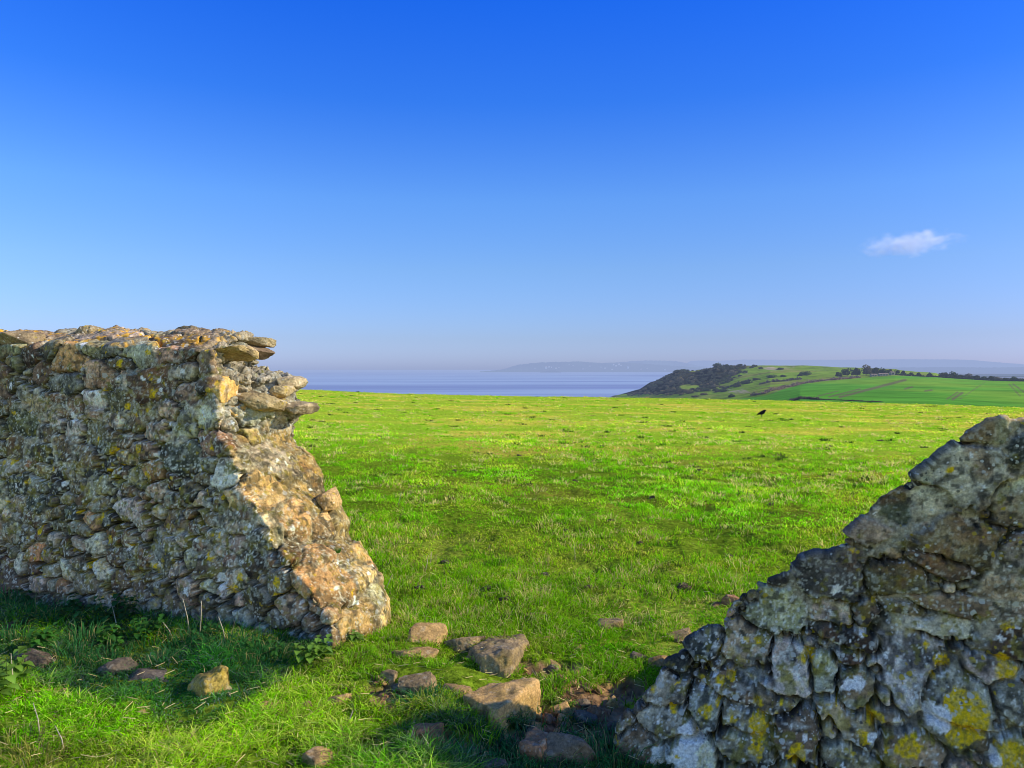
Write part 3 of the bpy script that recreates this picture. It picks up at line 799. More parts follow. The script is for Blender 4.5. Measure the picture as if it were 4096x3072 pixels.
RS = [(2075, 1023, 200, 150, -20, 'grey'), (2124, 937, 150, 70, 12, 'olive'), (2197, 974, 60, 110, 0, 'dark'), (1936, 1096, 85, 90, 10, 'dark'), (1880, 1145, 95, 55, 15, 'pink'), (2001, 1078, 95, 90, -30, 'mortar'),
      (2087, 1169, 190, 90, -12, 'dkbrown'), (2185, 1084, 95, 110, 0, 'mortar'), (1784, 1236, 150, 125, 0, 'dark'), (1930, 1249, 130, 85, 5, 'olive'), (1681, 1314, 150, 95, 0, 'olive'), (1678, 1254, 62, 36, 20, 'dark'),
      (1625, 1288, 50, 40, 0, 'dark'), (1790, 1325, 100, 70, 0, 'mortar'), (1872, 1320, 55, 48, 30, 'dkbrown'), (1965, 1311, 130, 46, 0, 'brown'), (1833, 1372, 160, 44, -12, 'dkbrown'), (1526, 1375, 80, 66, 20, 'dark'),
      (1605, 1387, 100, 85, 0, 'olive'), (1461, 1425, 58, 50, 0, 'dark'), (1712, 1451, 95, 115, -25, 'pale'), (1770, 1455, 70, 90, 20, 'mortar'), (1432, 1489, 105, 70, 20, 'grey'), (1561, 1481, 125, 55, -20, 'brown'),
      (1523, 1522, 75, 90, 10, 'grey'), (1681, 1522, 95, 50, -8, 'brown'), (1845, 1492, 85, 68, 0, 'olive'), (1907, 1512, 36, 52, 0, 'pale'), (1959, 1437, 120, 190, 0, 'pale'), (1438, 1563, 130, 75, -10, 'grey'),
      (1599, 1551, 110, 60, -10, 'olive'), (1825, 1556, 145, 62, -20, 'brown'), (1910, 1551, 90, 50, -10, 'grey'), (1725, 1592, 90, 100, -15, 'dkbrown'), (1614, 1613, 120, 60, -15, 'grey'), (1490, 1630, 115, 70, -15, 'pale'),
      (1830, 1636, 130, 55, -15, 'olive'), (1959, 1620, 120, 70, -10, 'brown'), (1790, 1578, 40, 60, -30, 'pink'), (2068, 1515, 180, 105, -10, 'grey'), (2034, 1306, 230, 52, 0, 'brown'), (2182, 1384, 95, 64, 0, 'dkbrown'),
      (2011, 1356, 220, 42, 0, 'mortar'), (2182, 1509, 62, 100, 0, 'grey'), (2068, 1592, 170, 46, -12, 'olive'), (2193, 1640, 110, 70, 0, 'olive'), (2160, 1270, 110, 60, 0, 'pink'), (2190, 1190, 90, 70, 0, 'mortar'), (2150, 1450, 90, 60, 10, 'mortar'),
      (1380, 1610, 100, 60, -10, 'dkbrown'), (1340, 1560, 60, 50, 0, 'dkbrown'), (2195, 1325, 60, 46, 0, 'mortar')]
fixed = []
rs = np.random.default_rng(21)
for a, b, w_, h_, ang, t in RS:
    u, z = px_batter(a * K, b * K)
    Y = -V2[1] * batter(z) + O2[1] + U2[1] * u
    s = Y / F * K
    rx, rz = w_ * s * 0.5, h_ * s * 0.5
    fixed.append(dict(c=np.array([u, 0.02, z]), r=np.array([rx, 0.5 * (rx + rz) * 1.3, rz]), a=math.radians(-ang) if False else math.radians(ang), t=t, H=((.015 if z > .5 else .010) if t not in ('mortar',) else .004) * rs.uniform(.8, 1.4), p=rs.uniform(2.4, 3.6)))
def sz_right(p):
    u, v, z = p
    if z > 0.75: return .12, .08, .3, .015, ['dark', 'grey', 'olive', 'dkbrown', 'pale']
    if z > .45: return .09, .05, .25, .015, ['dkbrown', 'grey', 'olive', 'pale']
    return .062, .045, .35, .010, ['grey', 'brown', 'pale', 'olive', 'dkbrown', 'pink']
vidx = np.nonzero((VR[:, 1] < 0.06) | (_n[:, 2] > 0.2) | (_n[:, 0] < -0.2))[0]
seedsR = dart(VR[vidx], 12000, sz_right, 23, fixed=fixed, spread=0.86)
seedsR = pin_stones(VR[vidx], seedsR, 7000, 24, 0.9)
print('right stones', len(seedsR))
RR = []
for a, b, r, k, fl in [(1745, 1416, 15, 'y', 1.1), (2086, 1540, 44, 'y', .9), (2060, 1520, 22, 'y', 1), (2110, 1560, 24, 'y', 1), (2023, 1545, 27, 'w', .9), (2173, 1452, 24, 'y', .7), (2065, 1592, 26, 'y', .5), (2193, 1640, 34, 'y', .9), (1960, 1610, 26, 'y', .7),
                       (1640, 1570, 18, 'y', 1.3), (1635, 1620, 14, 'y', 1.3), (1527, 1535, 13, 'y', 1), (1548, 1515, 8, 'y', 1), (1720, 1625, 16, 'y', 1.2), (1560, 1470, 10, 'y', 1), (1545, 1455, 8, 'w', 1), (1493, 1590, 26, 'w', .9), (1480, 1640, 26, 'w', 1.2),
                       (1430, 1640, 24, 'w', 1), (1850, 1470, 14, 'w', 1), (1830, 1475, 9, 'w', 1.4), (1890, 1548, 20, 'y', .8), (1610, 1380, 6, 'y', 1.3), (1640, 1515, 10, 'y', .8), (1866, 1590, 12, 'y', 1), (1885, 1590, 12, 'w', .9), (1940, 1560, 8, 'w', 1),
                       (2030, 1425, 16, 'y', .9), (2012, 1455, 7, 'y', 1.8), (2105, 1465, 5, 'w', 1), (1790, 1317, 5, 'w', 1), (2100, 1230, 6, 'w', 1), (1865, 1367, 8, 'w', .7), (2160, 1375, 9, 'w', 1), (1738, 1590, 10, 'w', .9), (2150, 1640, 12, 'w', 1.3)]:
    u, z = px_batter(a * K, b * K); s = (O2[1] + U2[1] * u) / F * K
    RR.append(((u, 0.0, z), r * s, k, fl))
frI = np.nonzero((VR[:, 1] < 0.03) & (VR[:, 0] < 3.4))[0]
for k in range(560):
    p = VR[frI[rs.integers(len(frI))]]
    low = p[2] < 0.42
    if not low and rs.random() < .55: continue
    kd = rs.choice(['w', 'y', 'g', 'k'], p=[.46, .28, .14, .12] if low else [.45, .1, .15, .3])
    RR.append((tuple(p), float(rs.lognormal(math.log(.0055 if kd == 'w' else .009), .4)), str(kd), float(rs.uniform(.7, 1.3))))
def paint_right(V, Nn, c, e):
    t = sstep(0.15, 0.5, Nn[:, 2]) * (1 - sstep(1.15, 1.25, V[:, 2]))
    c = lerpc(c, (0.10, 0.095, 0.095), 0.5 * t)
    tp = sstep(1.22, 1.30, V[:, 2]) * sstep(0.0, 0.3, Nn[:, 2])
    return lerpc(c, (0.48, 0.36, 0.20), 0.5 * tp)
optR = dict(seed=9, joint=0.006, void=0.10, dome=.010, under=0.008, crack=-.10, smear=0.27, relief=.6,
            dry=lambda V: sstep(0.50, 0.36, V[:, 2]) * .95,
            rough=lambda V: 0.28 * sstep(0.02, 0.12, V[:, 1]) + 0.03, lichen=lambda V: sstep(0.9, 0.3, V[:, 2]) * 1.2 - .1,
            vis=lambda V, n: np.where(V[:, 2] < -0.46, 0, 1.0), rosettes=RR, paint=paint_right)
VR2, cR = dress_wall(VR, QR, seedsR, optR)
VR2[:, 1] -= batter(VR[:, 2]) * np.clip(1 - VR[:, 1] / 0.3, 0, 1)
rw = empty('stone_wall', (*(O2 + 3.0 * U2 + 0.3 * V2), 0))
tag(rw, 'close shaded rubble wall at the right, its broken edge stepping down to the gap, yellow lichen low on it', 'wall')
def lab_right(V):
    l = np.zeros(len(V), dtype=int)
    top = np.interp(V[:, 0], sru, srz)
    l[(top - V[:, 2] < 0.05) | (V[:, 1] > 0.05)] = 1
    l[V[:, 2] < 0.40 + 0.02 * np.sin(V[:, 0] * 9)] = 2
    return l
split_parts(VR2, QR, cR, VR, lab_right, ['mortared_face', 'broken_edge', 'dry_stone_footing'], M_WALLN, rw)

# ------------------------------------------------------------------ loose stones in the gap
M_LOOSE = stone_mat('loose_stone', 80, 0.6, 0.9, (1.05, 1.0, .82), .22)
T1 = (0.50, 0.36, 0.19); T2 = (0.40, 0.29, 0.16); T3 = (0.33, 0.26, 0.165); T4 = (0.36, 0.215, 0.135); T5 = (0.22, 0.185, 0.15)
STONES = [  # x0, x1, y0, y1 in the 1024 px frame, depth ratio, tone, planes, lichen, label
    (413, 447, 620, 647, .9, T1, 8, 0, 'pale angular block, tallest of the loose stones, right of the left wall foot'),
    (395, 434, 645, 657, .8, T2, 9, 0, 'flat tan stone half sunk in turf just below the pale angular block'),
    (402, 434, 670, 695, .9, T3, 7, 0, 'rounded grey brown stone with a shaded left side, left of the big tan slab'),
    (381, 396, 666, 681, .9, T3, 8, 0, 'small grey stone above the bare soil hollow below the broken wall end'),
    (328, 354, 686, 706, .8, T1, 8, 0, 'tan stone in turf below the corner of the left wall'),
    (257, 280, 694, 711, .8, T1, 7, 0, 'pointed tan stone in the sunny grass with a second small stone behind it'),
    (300, 313, 694, 713, .8, T3, 8, 0, 'small narrow stone in shade between two tan stones in the grass'),
    (304, 335, 743, 772, .9, T2, 7, 0, 'peaked brown stone at the bottom edge, half in the shadow of the grass'),
    (232, 270, 760, 776, .8, T5, 8, 0, 'dark grey stone cut by the bottom edge, left of the peaked brown stone'),
    (413, 443, 716, 744, .9, T4, 8, 0, 'reddish lumpy stone in the dark hollow below the gap'),
    (322, 334, 651, 663, .8, (.45, .36, .14), 8, .5, 'small yellowish stone touching the front corner of the left wall'),
    (463, 543, 676, 727, .85, T1, 5, .15, 'big tan triangular slab, largest stone on the ground in the gap'),
    (444, 470, 679, 695, .9, T2, 8, 0, 'small brown stone against the upper left edge of the big slab'),
    (470, 531, 636, 662, .8, (.34, .27, .17), 6, .2, 'long weathered block with a dark pitted top, behind the big slab'),
    (448, 482, 634, 653, .8, T3, 8, 0, 'low brown stone touching the left end of the long weathered block'),
    (594, 622, 615, 631, .8, T3, 7, 0, 'wedge shaped stone alone in the grass, casting a shadow to its left'),
    (526, 549, 608, 620, .8, T2, 8, 0, 'small flat brown stone highest up the field in the gap'),
    (534, 553, 630, 642, .8, T1, 8, 0, 'flat tan stone in the grass right of the long weathered block'),
    (574, 581, 640, 651, .9, T1, 7, 0, 'small upright pointed stone standing in the grass'),
    (516, 557, 725, 752, .8, T4, 7, 0, 'mauve brown slab in shadow below the big tan slab'),
    (540, 590, 726, 765, .8, T5, 6, 0, 'large dark boulder in shadow at the foot of the right wall'),
    (478, 508, 751, 774, .9, T5, 7, 0, 'dark stone in the shaded soil at the bottom edge of the gap'),
    (553, 570, 695, 710, .9, T1, 8, 0, 'small rounded tan stone on the bare earth right of the big slab'),
    (557, 571, 708, 719, .9, T1, 8, 0, 'small tan stone below the rounded one on the bare earth'),
    (588, 606, 701, 718, .9, T4, 8, 0, 'reddish brown stone on bare earth by the right wall foot'),
    (576, 595, 706, 722, .9, T5, 8, 0, 'dark stone on bare earth left of the reddish brown one'),
    (632, 646, 647, 661, .9, T5, 8, 0, 'dark stone with long grass before it, by the end of the right wall'),
    (541, 549, 673, 682, .9, T1, 8, 0, 'tiny tan stone at the upper right corner of the big slab'),
    (-8, 23, 617, 634, .8, T4, 7, 0, 'red brown stone in deep shade at the left edge of the picture'),
    (102, 138, 652, 677, .8, T5, 7, 0, 'grey block in wall shade with grass over its right side'),
    (124, 175, 666, 684, .8, (.19, .165, .15), 7, 0, 'long low grey stone on the edge of the wall shadow'),
    (185, 231, 665, 690, .8, (.40, .32, .12), 6, .5, 'slanting yellow green slab in the sun where the wall shadow ends'),
    (12, 49, 645, 668, .8, (.16, .13, .11), 7, 0, 'dark bark brown slab in shade near the left edge'),
    (26, 62, 685, 695, .7, T1, 8, 0, 'flat sandy stone nearly covered by turf at the left'),
    (138, 153, 704, 716, .8, T2, 8, 0, 'small brown stone in the sunny turf, upper of three'),
    (177, 197, 713, 724, .8, T1, 8, 0, 'low tan stone in the sunny turf, middle of three'),
    (186, 205, 730, 749, .8, T2, 8, 0, 'domed tan stone in the sunny turf, lowest of three'),
    (136, 166, 756, 774, .8, T3, 8, 0, 'dark topped stone at the bottom edge of the left turf'),
    (95, 108, 685, 695, .8, T2, 8, 0, 'small brown stone just inside the sun below the grey block'),
    (723, 742, 591, 607, .8, T4, 7, 0, 'red brown stone against the edge of the right wall'),
    (709, 727, 598, 608, .8, T4, 8, 0, 'small flat reddish stone left of the one at the right wall edge'),
    (669, 694, 625, 643, .8, T3, 8, .1, 'grey stone ringed with pale lichen close to the right wall edge'),
    (651, 669, 650, 668, .9, T2, 8, 0, 'brown stone in front of the right wall edge'),
    (606, 618, 690, 698, .9, T1, 8, 0, 'small tan stone on the bare earth under the right wall tip'),
    (566, 578, 722, 731, .9, T4, 8, 0, 'small mauve stone above the dark boulder'),
    (533, 542, 716, 724, .9, T1, 8, 0, 'tiny tan stone by the lower tip of the big slab'),
    (600, 622, 716, 730, .9, T5, 8, 0, 'dark stone against the foot of the right wall'),
]
FOOT = []
def slab_rock(top, grow, zb, seed):
    """an angular slab: top polygon [(px, py, height)], splayed down to zb; returns centre and dense mesh"""
    import bmesh
    P = []
    for px, py, h in top:
        X, Y, z = px_ground(px, py)
        Y = F * (EYE - z - h) / (py - HY); X = (px - CX) / F * Y; P.append((X, Y, z + h))
    P = np.array(P); C = P.mean(0)
    B = P.copy(); B[:, :2] = C[:2] + (P[:, :2] - C[:2]) * grow; B[:, 2] = C[2] - zb
    A = np.concatenate([P, B]) - C
    bm = bmesh.new(); vs = [bm.verts.new(a) for a in A]
    bmesh.ops.convex_hull(bm, input=vs)
    bmesh.ops.triangulate(bm, faces=bm.faces[:])
    bmesh.ops.subdivide_edges(bm, edges=bm.edges[:], cuts=22, use_grid_fill=True)
    bmesh.ops.triangulate(bm, faces=bm.faces[:]); bm.verts.index_update()
    V = np.array([v.co[:] for v in bm.verts]); Fc = np.array([[v.index for v in f.verts] for f in bm.faces]); bm.free()
    V = smooth(V, [Fc], 6)
    Vn = normals(V, [Fc]); sp = V + seed
    h = 0.020 * fbm(sp, 8, 3, seed) + 0.010 * fbm(sp, 28, 3, seed + 1) + 0.003 * vnoise(sp, 100, seed)
    return V + Vn * h[:, None], Fc, sp, C
SLABS = {11: ([(462, 694, .05), (499, 709, .09), (541, 679, .09), (511, 679, .07), (488, 684, .05)], 1.10, .14, 61),
         13: ([(470, 650, .05), (484, 657, .06), (512, 650, .08), (529, 641, .08), (522, 635, .08), (490, 636, .06)], 1.12, .10, 62),
         31: ([(187, 684, .03), (205, 682, .06), (230, 667, .09), (222, 664, .08), (196, 673, .04)], 1.15, .14, 63),
         19: ([(518, 742, .05), (540, 748, .06), (552, 732, .07), (535, 725, .06)], 1.2, .16, 64)}
for k, (x0, x1, y0, y1, dr, tone, pl_, li, lab) in enumerate(STONES):
    xc = (x0 + x1) / 2
    X, Y, z = px_ground(xc, y1 - (y1 - y0) * 0.12)
    W = (x1 - x0) / F * Y
    D = W * dr * .8
    # image height = front height + foreshortened top
    el = (EYE - z) / Y
    Ht = max((y1 - y0) / F * Y - D * el * 0.75, W * 0.22)
    Yc = Y + D * 0.42; Xc = xc / F * Yc - CX / F * Yc
    Xc = (xc - CX) / F * Yc
    sub = 5 if W > .12 else 4
    if k in SLABS:
        L, Fc, sp, C_ = slab_rock(*SLABS[k])
        o = mesh_np('loose_stone', L, Fc, M_LOOSE, None, col=rock_color(sp, tone, 300 + k, lichen=li), loc=tuple(C_))
        tag(o, lab, 'stone', 'loose stones fallen in the gap of the wall'); FOOT.append((C_[0], C_[1] + .01, W * .30, W * .16)); continue
    L, Fc, sp = rock(W * 1.3, D * 1.25, (Ht * 0.98 + 0.07), 300 + k, sub, pl_, 1.15)
    gzc = float(gz([Xc], [Yc])[0])
    yaw = float(np.random.default_rng(k).uniform(-.35, .35))
    o = mesh_np('loose_stone', L, Fc, M_LOOSE, None, col=rock_color(sp, tone, 300 + k, lichen=li), loc=(Xc, Yc, gzc + Ht * 0.5 - 0.062))
    o.rotation_euler = (0, 0, yaw)
    tag(o, lab, 'stone', 'loose stones fallen in the gap of the wall')
    FOOT.append((Xc, Yc, W * 0.42, D * 0.38))

# small chips of stone strewn over the bare earth
chips = []
rc = np.random.default_rng(77)
for k in range(4):
    L, Fc, sp = rock(.05, .04, .03, 700 + k, 4, 7, 1.2)
    chips.append((L, Fc, rock_color(sp, (T1, T2, T4, T5)[k], 700 + k)))
chip_me = [None] * 4
for k in range(170):
    c_ = SOIL[int(rc.integers(len(SOIL)))]
    x_ = c_[0] + rc.normal(0, c_[2] * .8); y_ = c_[1] + rc.normal(0, c_[3] * 1.1)
    dx_ = x_ - O2[0]; dy_ = y_ - O2[1]; u_ = dx_ * U2[0] + dy_ * U2[1]; v_ = dx_ * V2[0] + dy_ * V2[1]
    if (v_ > -.36 and u_ > 1.5) or (v_ > 0 and u_ < .05): continue
    i_ = k % 4
    if chip_me[i_] is None:
        o = mesh_np('stone_chip', chips[i_][0], chips[i_][1], M_LOOSE, col=chips[i_][2]); chip_me[i_] = o.data
    else:
        o = bpy.data.objects.new('stone_chip', chip_me[i_]); link(o)
    f_ = float(rc.uniform(.35, 1.6)); o.scale = (f_, f_, f_); o.rotation_euler = (rc.uniform(-.4, .4), rc.uniform(-.4, .4), rc.uniform(0, 6.28))
    o.location = (x_, y_, float(gz([x_], [y_])[0]) - .022)
    tag(o, 'small chip of broken stone on the bare earth of the gap', 'stone', 'stone chips strewn over the bare earth')

# clods and molehills out in the pasture
CL = [(404, 515, 9, 4), (445, 562, 10, 4), (640, 543, 6, 3), (505, 598, 14, 4), (684, 586, 22, 7), (545, 574, 9, 3), (566, 530, 6, 3), (611, 520, 7, 3), (420, 587, 12, 5), (487, 588, 14, 4), (590, 587, 12, 4), (730, 556, 8, 3), (545, 590, 14, 5), (770, 504, 7, 3), (652, 497, 6, 3), (700, 470, 6, 2.5), (520, 455, 6, 2.5), (455, 470, 6, 2.5), (602, 446, 5, 2), (830, 446, 5, 2), (880, 440, 6, 2), (575, 480, 6, 2.5)]
pos_words = ['nearest the broken wall end', 'below the first clod beside the left wall', 'in the open middle of the field', 'in the turf above the flat brown stone', 'broad one with bare brown soil near the right wall', 'beside a tuft of dry grass above the gap', 'small one in the bright middle turf', 'small one right of the field centre',
             'at the foot of the slope of the left wall', 'left of the broad soil patch above the long block', 'between the gap and the wedge shaped stone', 'next to the dark top stones of the right wall', 'low brown one above the small flat stone', 'beside the stepped edge of the right wall', 'far out left of the right wall slab', 'far out below the black bird', 'far out in the left half of the field', 'far out right of the left wall end', 'farthest one below the sea', 'far out right of the black bird', 'farthest one at the right near the wall top', 'far out in the centre of the field']
M_CLOD = stone_mat('earth_clod', 60, 0.6, lichen=0.0)
for k, (px, py, wpx, hpx) in enumerate(CL):
    X, Y, z = px_ground(px, py + hpx * .4)
    W = wpx / F * Y; Hh = hpx / F * Y * 0.75
    L, Fc, sp = rock(W, W * .8, Hh * 1.5 + .02, 500 + k, 4, 6, 2.2)
    o = mesh_np('earth_clod', L, Fc, M_CLOD, None, col=rock_color(sp, (0.13, .10, .055), 500 + k), loc=(X, Y, z + .02 * Hh))
    tag(o, 'dark earth clod, ' + pos_words[k], 'clod', 'dark clods and molehills in the pasture')

# ------------------------------------------------------------------ grass
def in_wall(x, y):
    dx = x - O2[0]; dy = y - O2[1]
    u = dx * U2[0] + dy * U2[1]; v = dx * V2[0] + dy * V2[1]
    m = (v > -0.015) & (v < THICK + .02) & ((u < 0.02 + 0.0 * v) | (u > 1.72 + np.clip(v, 0, 1) * .3))
    m = m | ((v > -.26) & (v < .1) & (u > 1.62))
    return m, u, v
def blades(x, y, hgt, wid, lean, az, col, droop, zoff=None):
    n = len(x)
    z = gz(x, y) - 0.01
    if zoff is not None: z = z + zoff
    dx, dy = np.cos(az), np.sin(az)                # lean direction
    fa = az + math.pi / 2 + RNG.normal(0, .8, n)
    wx, wy = np.cos(fa) * wid * .5, np.sin(fa) * wid * .5
    mx = x + dx * hgt * lean * .35; my = y + dy * hgt * lean * .35; mz = z + hgt * (.62)
    tx = x + dx * hgt * lean; ty = y + dy * hgt * lean; tz = z + hgt * (1 - droop * .5)
    V = np.empty((n, 5, 3))
    V[:, 0] = np.stack([x - wx, y - wy, z], -1); V[:, 1] = np.stack([x + wx, y + wy, z], -1)
    V[:, 2] = np.stack([mx + wx * .75, my + wy * .75, mz], -1); V[:, 3] = np.stack([mx - wx * .75, my - wy * .75, mz], -1)
    V[:, 4] = np.stack([tx, ty, tz], -1)
    b = np.arange(n)[:, None] * 5
    q = b + np.array([[0, 1, 2, 3]]); t = b + np.array([[3, 2, 4]])
    c = np.repeat(col[:, None, :], 5, axis=1)
    bd = (0.36 + 0.42 * sstep(3.5, 10, np.hypot(x, y)))[:, None, None]  # shade between blades painted in: dark feet, lighter tips
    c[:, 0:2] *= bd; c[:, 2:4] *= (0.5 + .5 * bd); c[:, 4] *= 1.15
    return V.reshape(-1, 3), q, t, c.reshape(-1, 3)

def grass_color(x, y, n, rnd):
    p = P3(x, y)
    r = np.hypot(x, y)
    fr_ = sstep(7, 40, r)
    pn = fbm(p, 1.4, 3, 201) + 0.5 * fbm(P3(x * .4, y), .35, 4, 205)
    g = np.tile(np.array([0.30, 0.60, 0.004], dtype=np.float32), (n, 1))
    g = lerpc(np.tile(np.array([0.21, 0.60, 0.004], dtype=np.float32), (n, 1)), (0.40, 0.55, 0.030), fr_)
    g = lerpc(g, (0.44, 0.68, 0.004), sstep(-.4, .6, pn) * .8)
    g = lerpc(g, (0.20, 0.56, 0.008), sstep(.1, .8, -pn) * .4)
    clump = vnoise(p, 2.2, 221) + .6 * vnoise(p, 6.0, 222) + .35 * vnoise(p, 17.0, 223)
    yl = sstep(-.25, .9, .45 * clump + pn + 0.25 * sstep(10, 45, r) + .9 * (rnd[:, 0] - .45))
    g = lerpc(g, (0.72, 0.58, 0.09), 0.60 * yl * (rnd[:, 1] > .35))
    g = g * (1 - .22 * sstep(.25, .8, -clump))[:, None].astype(np.float32)
    g = lerpc(g, (0.80, 0.66, 0.18), 0.85 * (rnd[:, 2] > .93))
    g = lerpc(g, (0.62, 0.38, 0.12), 0.8 * (rnd[:, 2] < .09) * sstep(12, 6, r))
    return g * (0.50 + 1.15 * rnd[:, 3:4]).astype(np.float32)

def field_grass(n, py0, py1, name, label):
    px = RNG.uniform(-110, 1134, n); t = RNG.random(n)
    py = py0 + (py1 - py0) * t
    Y = F * (EYE + 0.2) / (py - HY)
    # spread by solid angle, then let the ground find its own height
    X = (px - CX) / F * Y
    for _ in range(3):
        Y = F * (EYE - gz(X, Y)) / (py - HY); X = (px - CX) / F * Y
    Y = Y * RNG.uniform(.99, 1.01, n)
    # gather part of them in tufts
    p = P3(X, Y); r = np.hypot(X, Y)
    tuft = sstep(.25, .6, vnoise(p, 3.2, 211) + .4 * vnoise(p, 9, 212))
    tf2 = sstep(.45, .8, vnoise(P3(X, Y), .9, 213) + .5 * vnoise(p, 4, 214))
    inw, u, v = in_wall(X, Y)
    sm = soil_mask(X, Y)
    keep = ~inw & (RNG.random(n) > sm * 0.96) & (r < 103)
    gap_n = vnoise(p, 11, 215) + .6 * vnoise(p, 27, 216)
    keep &= RNG.random(n) > 0.92 * sstep(.38, .72, gap_n) * (r < 9)
    for (fx, fy, rx, ry) in FOOT:
        keep &= np.hypot((X - fx) / rx, (Y - fy) / ry) > 1.0
    X, Y, r, tuft, tf2, u, v = [a[keep] for a in (X, Y, r, tuft, tf2, u, v)]
    m = len(X); rnd = RNG.random((m, 4))
    hb = 0.014 + 0.020 * RNG.random(m) + 0.026 * tuft * RNG.random(m) + 0.022 * tf2 * RNG.random(m)
    shade = (v < 0) & (v > -.55) & (u < 0.1)
    hb = hb * np.where(shade, 1.5, 1.0)
    cl2 = vnoise(p[keep], 2.2, 221) + .6 * vnoise(p[keep], 6.0, 222) + .35 * vnoise(p[keep], 17.0, 223)
    hb = hb * (1 + .75 * np.clip(cl2, -.6, 1.2))
    h = hb * (1 + np.clip(r - 6, 0, 100) * .014)
    wd = np.maximum(0.0058, 0.00100 * r) * RNG.uniform(.7, 1.3, m)
    col = grass_color(X, Y, m, rnd)
    col = col * (0.8 + 0.5 * tf2[:, None])
    col = col * (np.array([.62, .74, .80]) + np.array([.38, .26, .20]) * sstep(3.8, 6.5, r)[:, None])
    # darker, bluer grass at the wall feet: the walls' shadow painted into its colour
    lush_shade = np.maximum(sstep(-1.0, -.84, v + .05 * vnoise(P3(X, Y), 6, 231)) * sstep(.12, -.02, u + .06 * vnoise(P3(X, Y), 5, 232)), 0) * (v < 0)
    lush_shade = np.maximum(lush_shade, sstep(-1.1, -.7, v) * (v < 0) * sstep(1.15, 1.55, u + (-v) * .75))
    col = lerpc(col, col * np.array([.22, .38, 1.0]) + np.array([0, 0, .03]), .9 * lush_shade)
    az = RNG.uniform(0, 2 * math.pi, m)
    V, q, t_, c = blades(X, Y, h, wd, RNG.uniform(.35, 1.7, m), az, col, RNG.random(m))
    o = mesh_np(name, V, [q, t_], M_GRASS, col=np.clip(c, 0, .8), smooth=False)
    tag(o, label, 'grass', kind='stuff')
M_GRASS = leaf_mat('grass_blade', 0.5, 0.6, 1.62, spec=0.0)
field_grass(330000, 520, 850, 'near_grass', 'short green turf with dry yellow blades around the gap in the wall')
field_grass(270000, 388, 520, 'pasture_grass', 'grazed pasture grass running out to the brow of the field')

# the tussocks that fleck the whole pasture, pale dead grass among green
def tussocks(nT):
    px = RNG.uniform(-110, 1134, nT); py = 392 + (640 - 392) * RNG.random(nT) ** 1.15
    Y = F * 1.7 / (py - HY); X = (px - CX) / F * Y
    for _ in range(3):
        Y = F * (EYE - gz(X, Y)) / (py - HY); X = (px - CX) / F * Y
    inw, u, v = in_wall(X, Y)
    cl = vnoise(P3(X, Y * .6), .45, 241) + .7 * vnoise(P3(X, Y), 1.7, 242)
    k = ~inw & (np.hypot(X, Y) < 102) & (RNG.random(nT) < np.clip(.5 + .8 * cl, .08, 1)); X, Y, cl = X[k], Y[k], cl[k]; nT = len(X)
    r = np.hypot(X, Y); nb = 26
    R0 = (0.045 + .055 * RNG.random(nT)) * (1 + np.clip(r - 6, 0, 90) * .016); H0 = (.045 + .055 * RNG.random(nT)) * (1 + np.clip(r - 6, 0, 90) * .007)
    kind = RNG.random(nT) < .3 + .4 * sstep(7, 22, r)
    a = RNG.uniform(0, 6.283, (nT, nb)); rr = np.sqrt(RNG.random((nT, nb))) * R0[:, None]
    x = (X[:, None] + np.cos(a) * rr * 1.3).ravel(); y = (Y[:, None] + np.sin(a) * rr).ravel()
    h = (H0[:, None] * RNG.uniform(.4, 1.1, (nT, nb))).ravel()
    wd = np.maximum(.004, .0010 * np.repeat(r, nb)) * RNG.uniform(.6, 1.2, nT * nb)
    rnd = RNG.random((nT * nb, 2)); kd = np.repeat(kind, nb)
    c = np.where(kd[:, None], np.array([[.72, .58, .20]]), np.array([[.22, .52, .01]])) * (.55 + .75 * rnd[:, :1])
    c = np.where((rnd[:, 1:2] > .72), np.array([[.34, .60, .01]]), c)
    dk = np.repeat(RNG.random(nT) < .11, nb); c = np.where(dk[:, None], np.array([[.07, .11, .02]]) * (.5 + rnd[:, :1]), c)
    V, q, t_, c = blades(x, y, h, wd, RNG.uniform(.3, 1.3, nT * nb), a.ravel() + RNG.normal(0, .6, nT * nb), c, RNG.random(nT * nb))
    o = mesh_np('pasture_tussocks', V, [q, t_], M_GRASS, col=np.clip(c, 0, .85), smooth=False)
    tag(o, 'little pale and green tussocks flecking the whole pasture', 'tussocks', kind='stuff')
tussocks(17000)

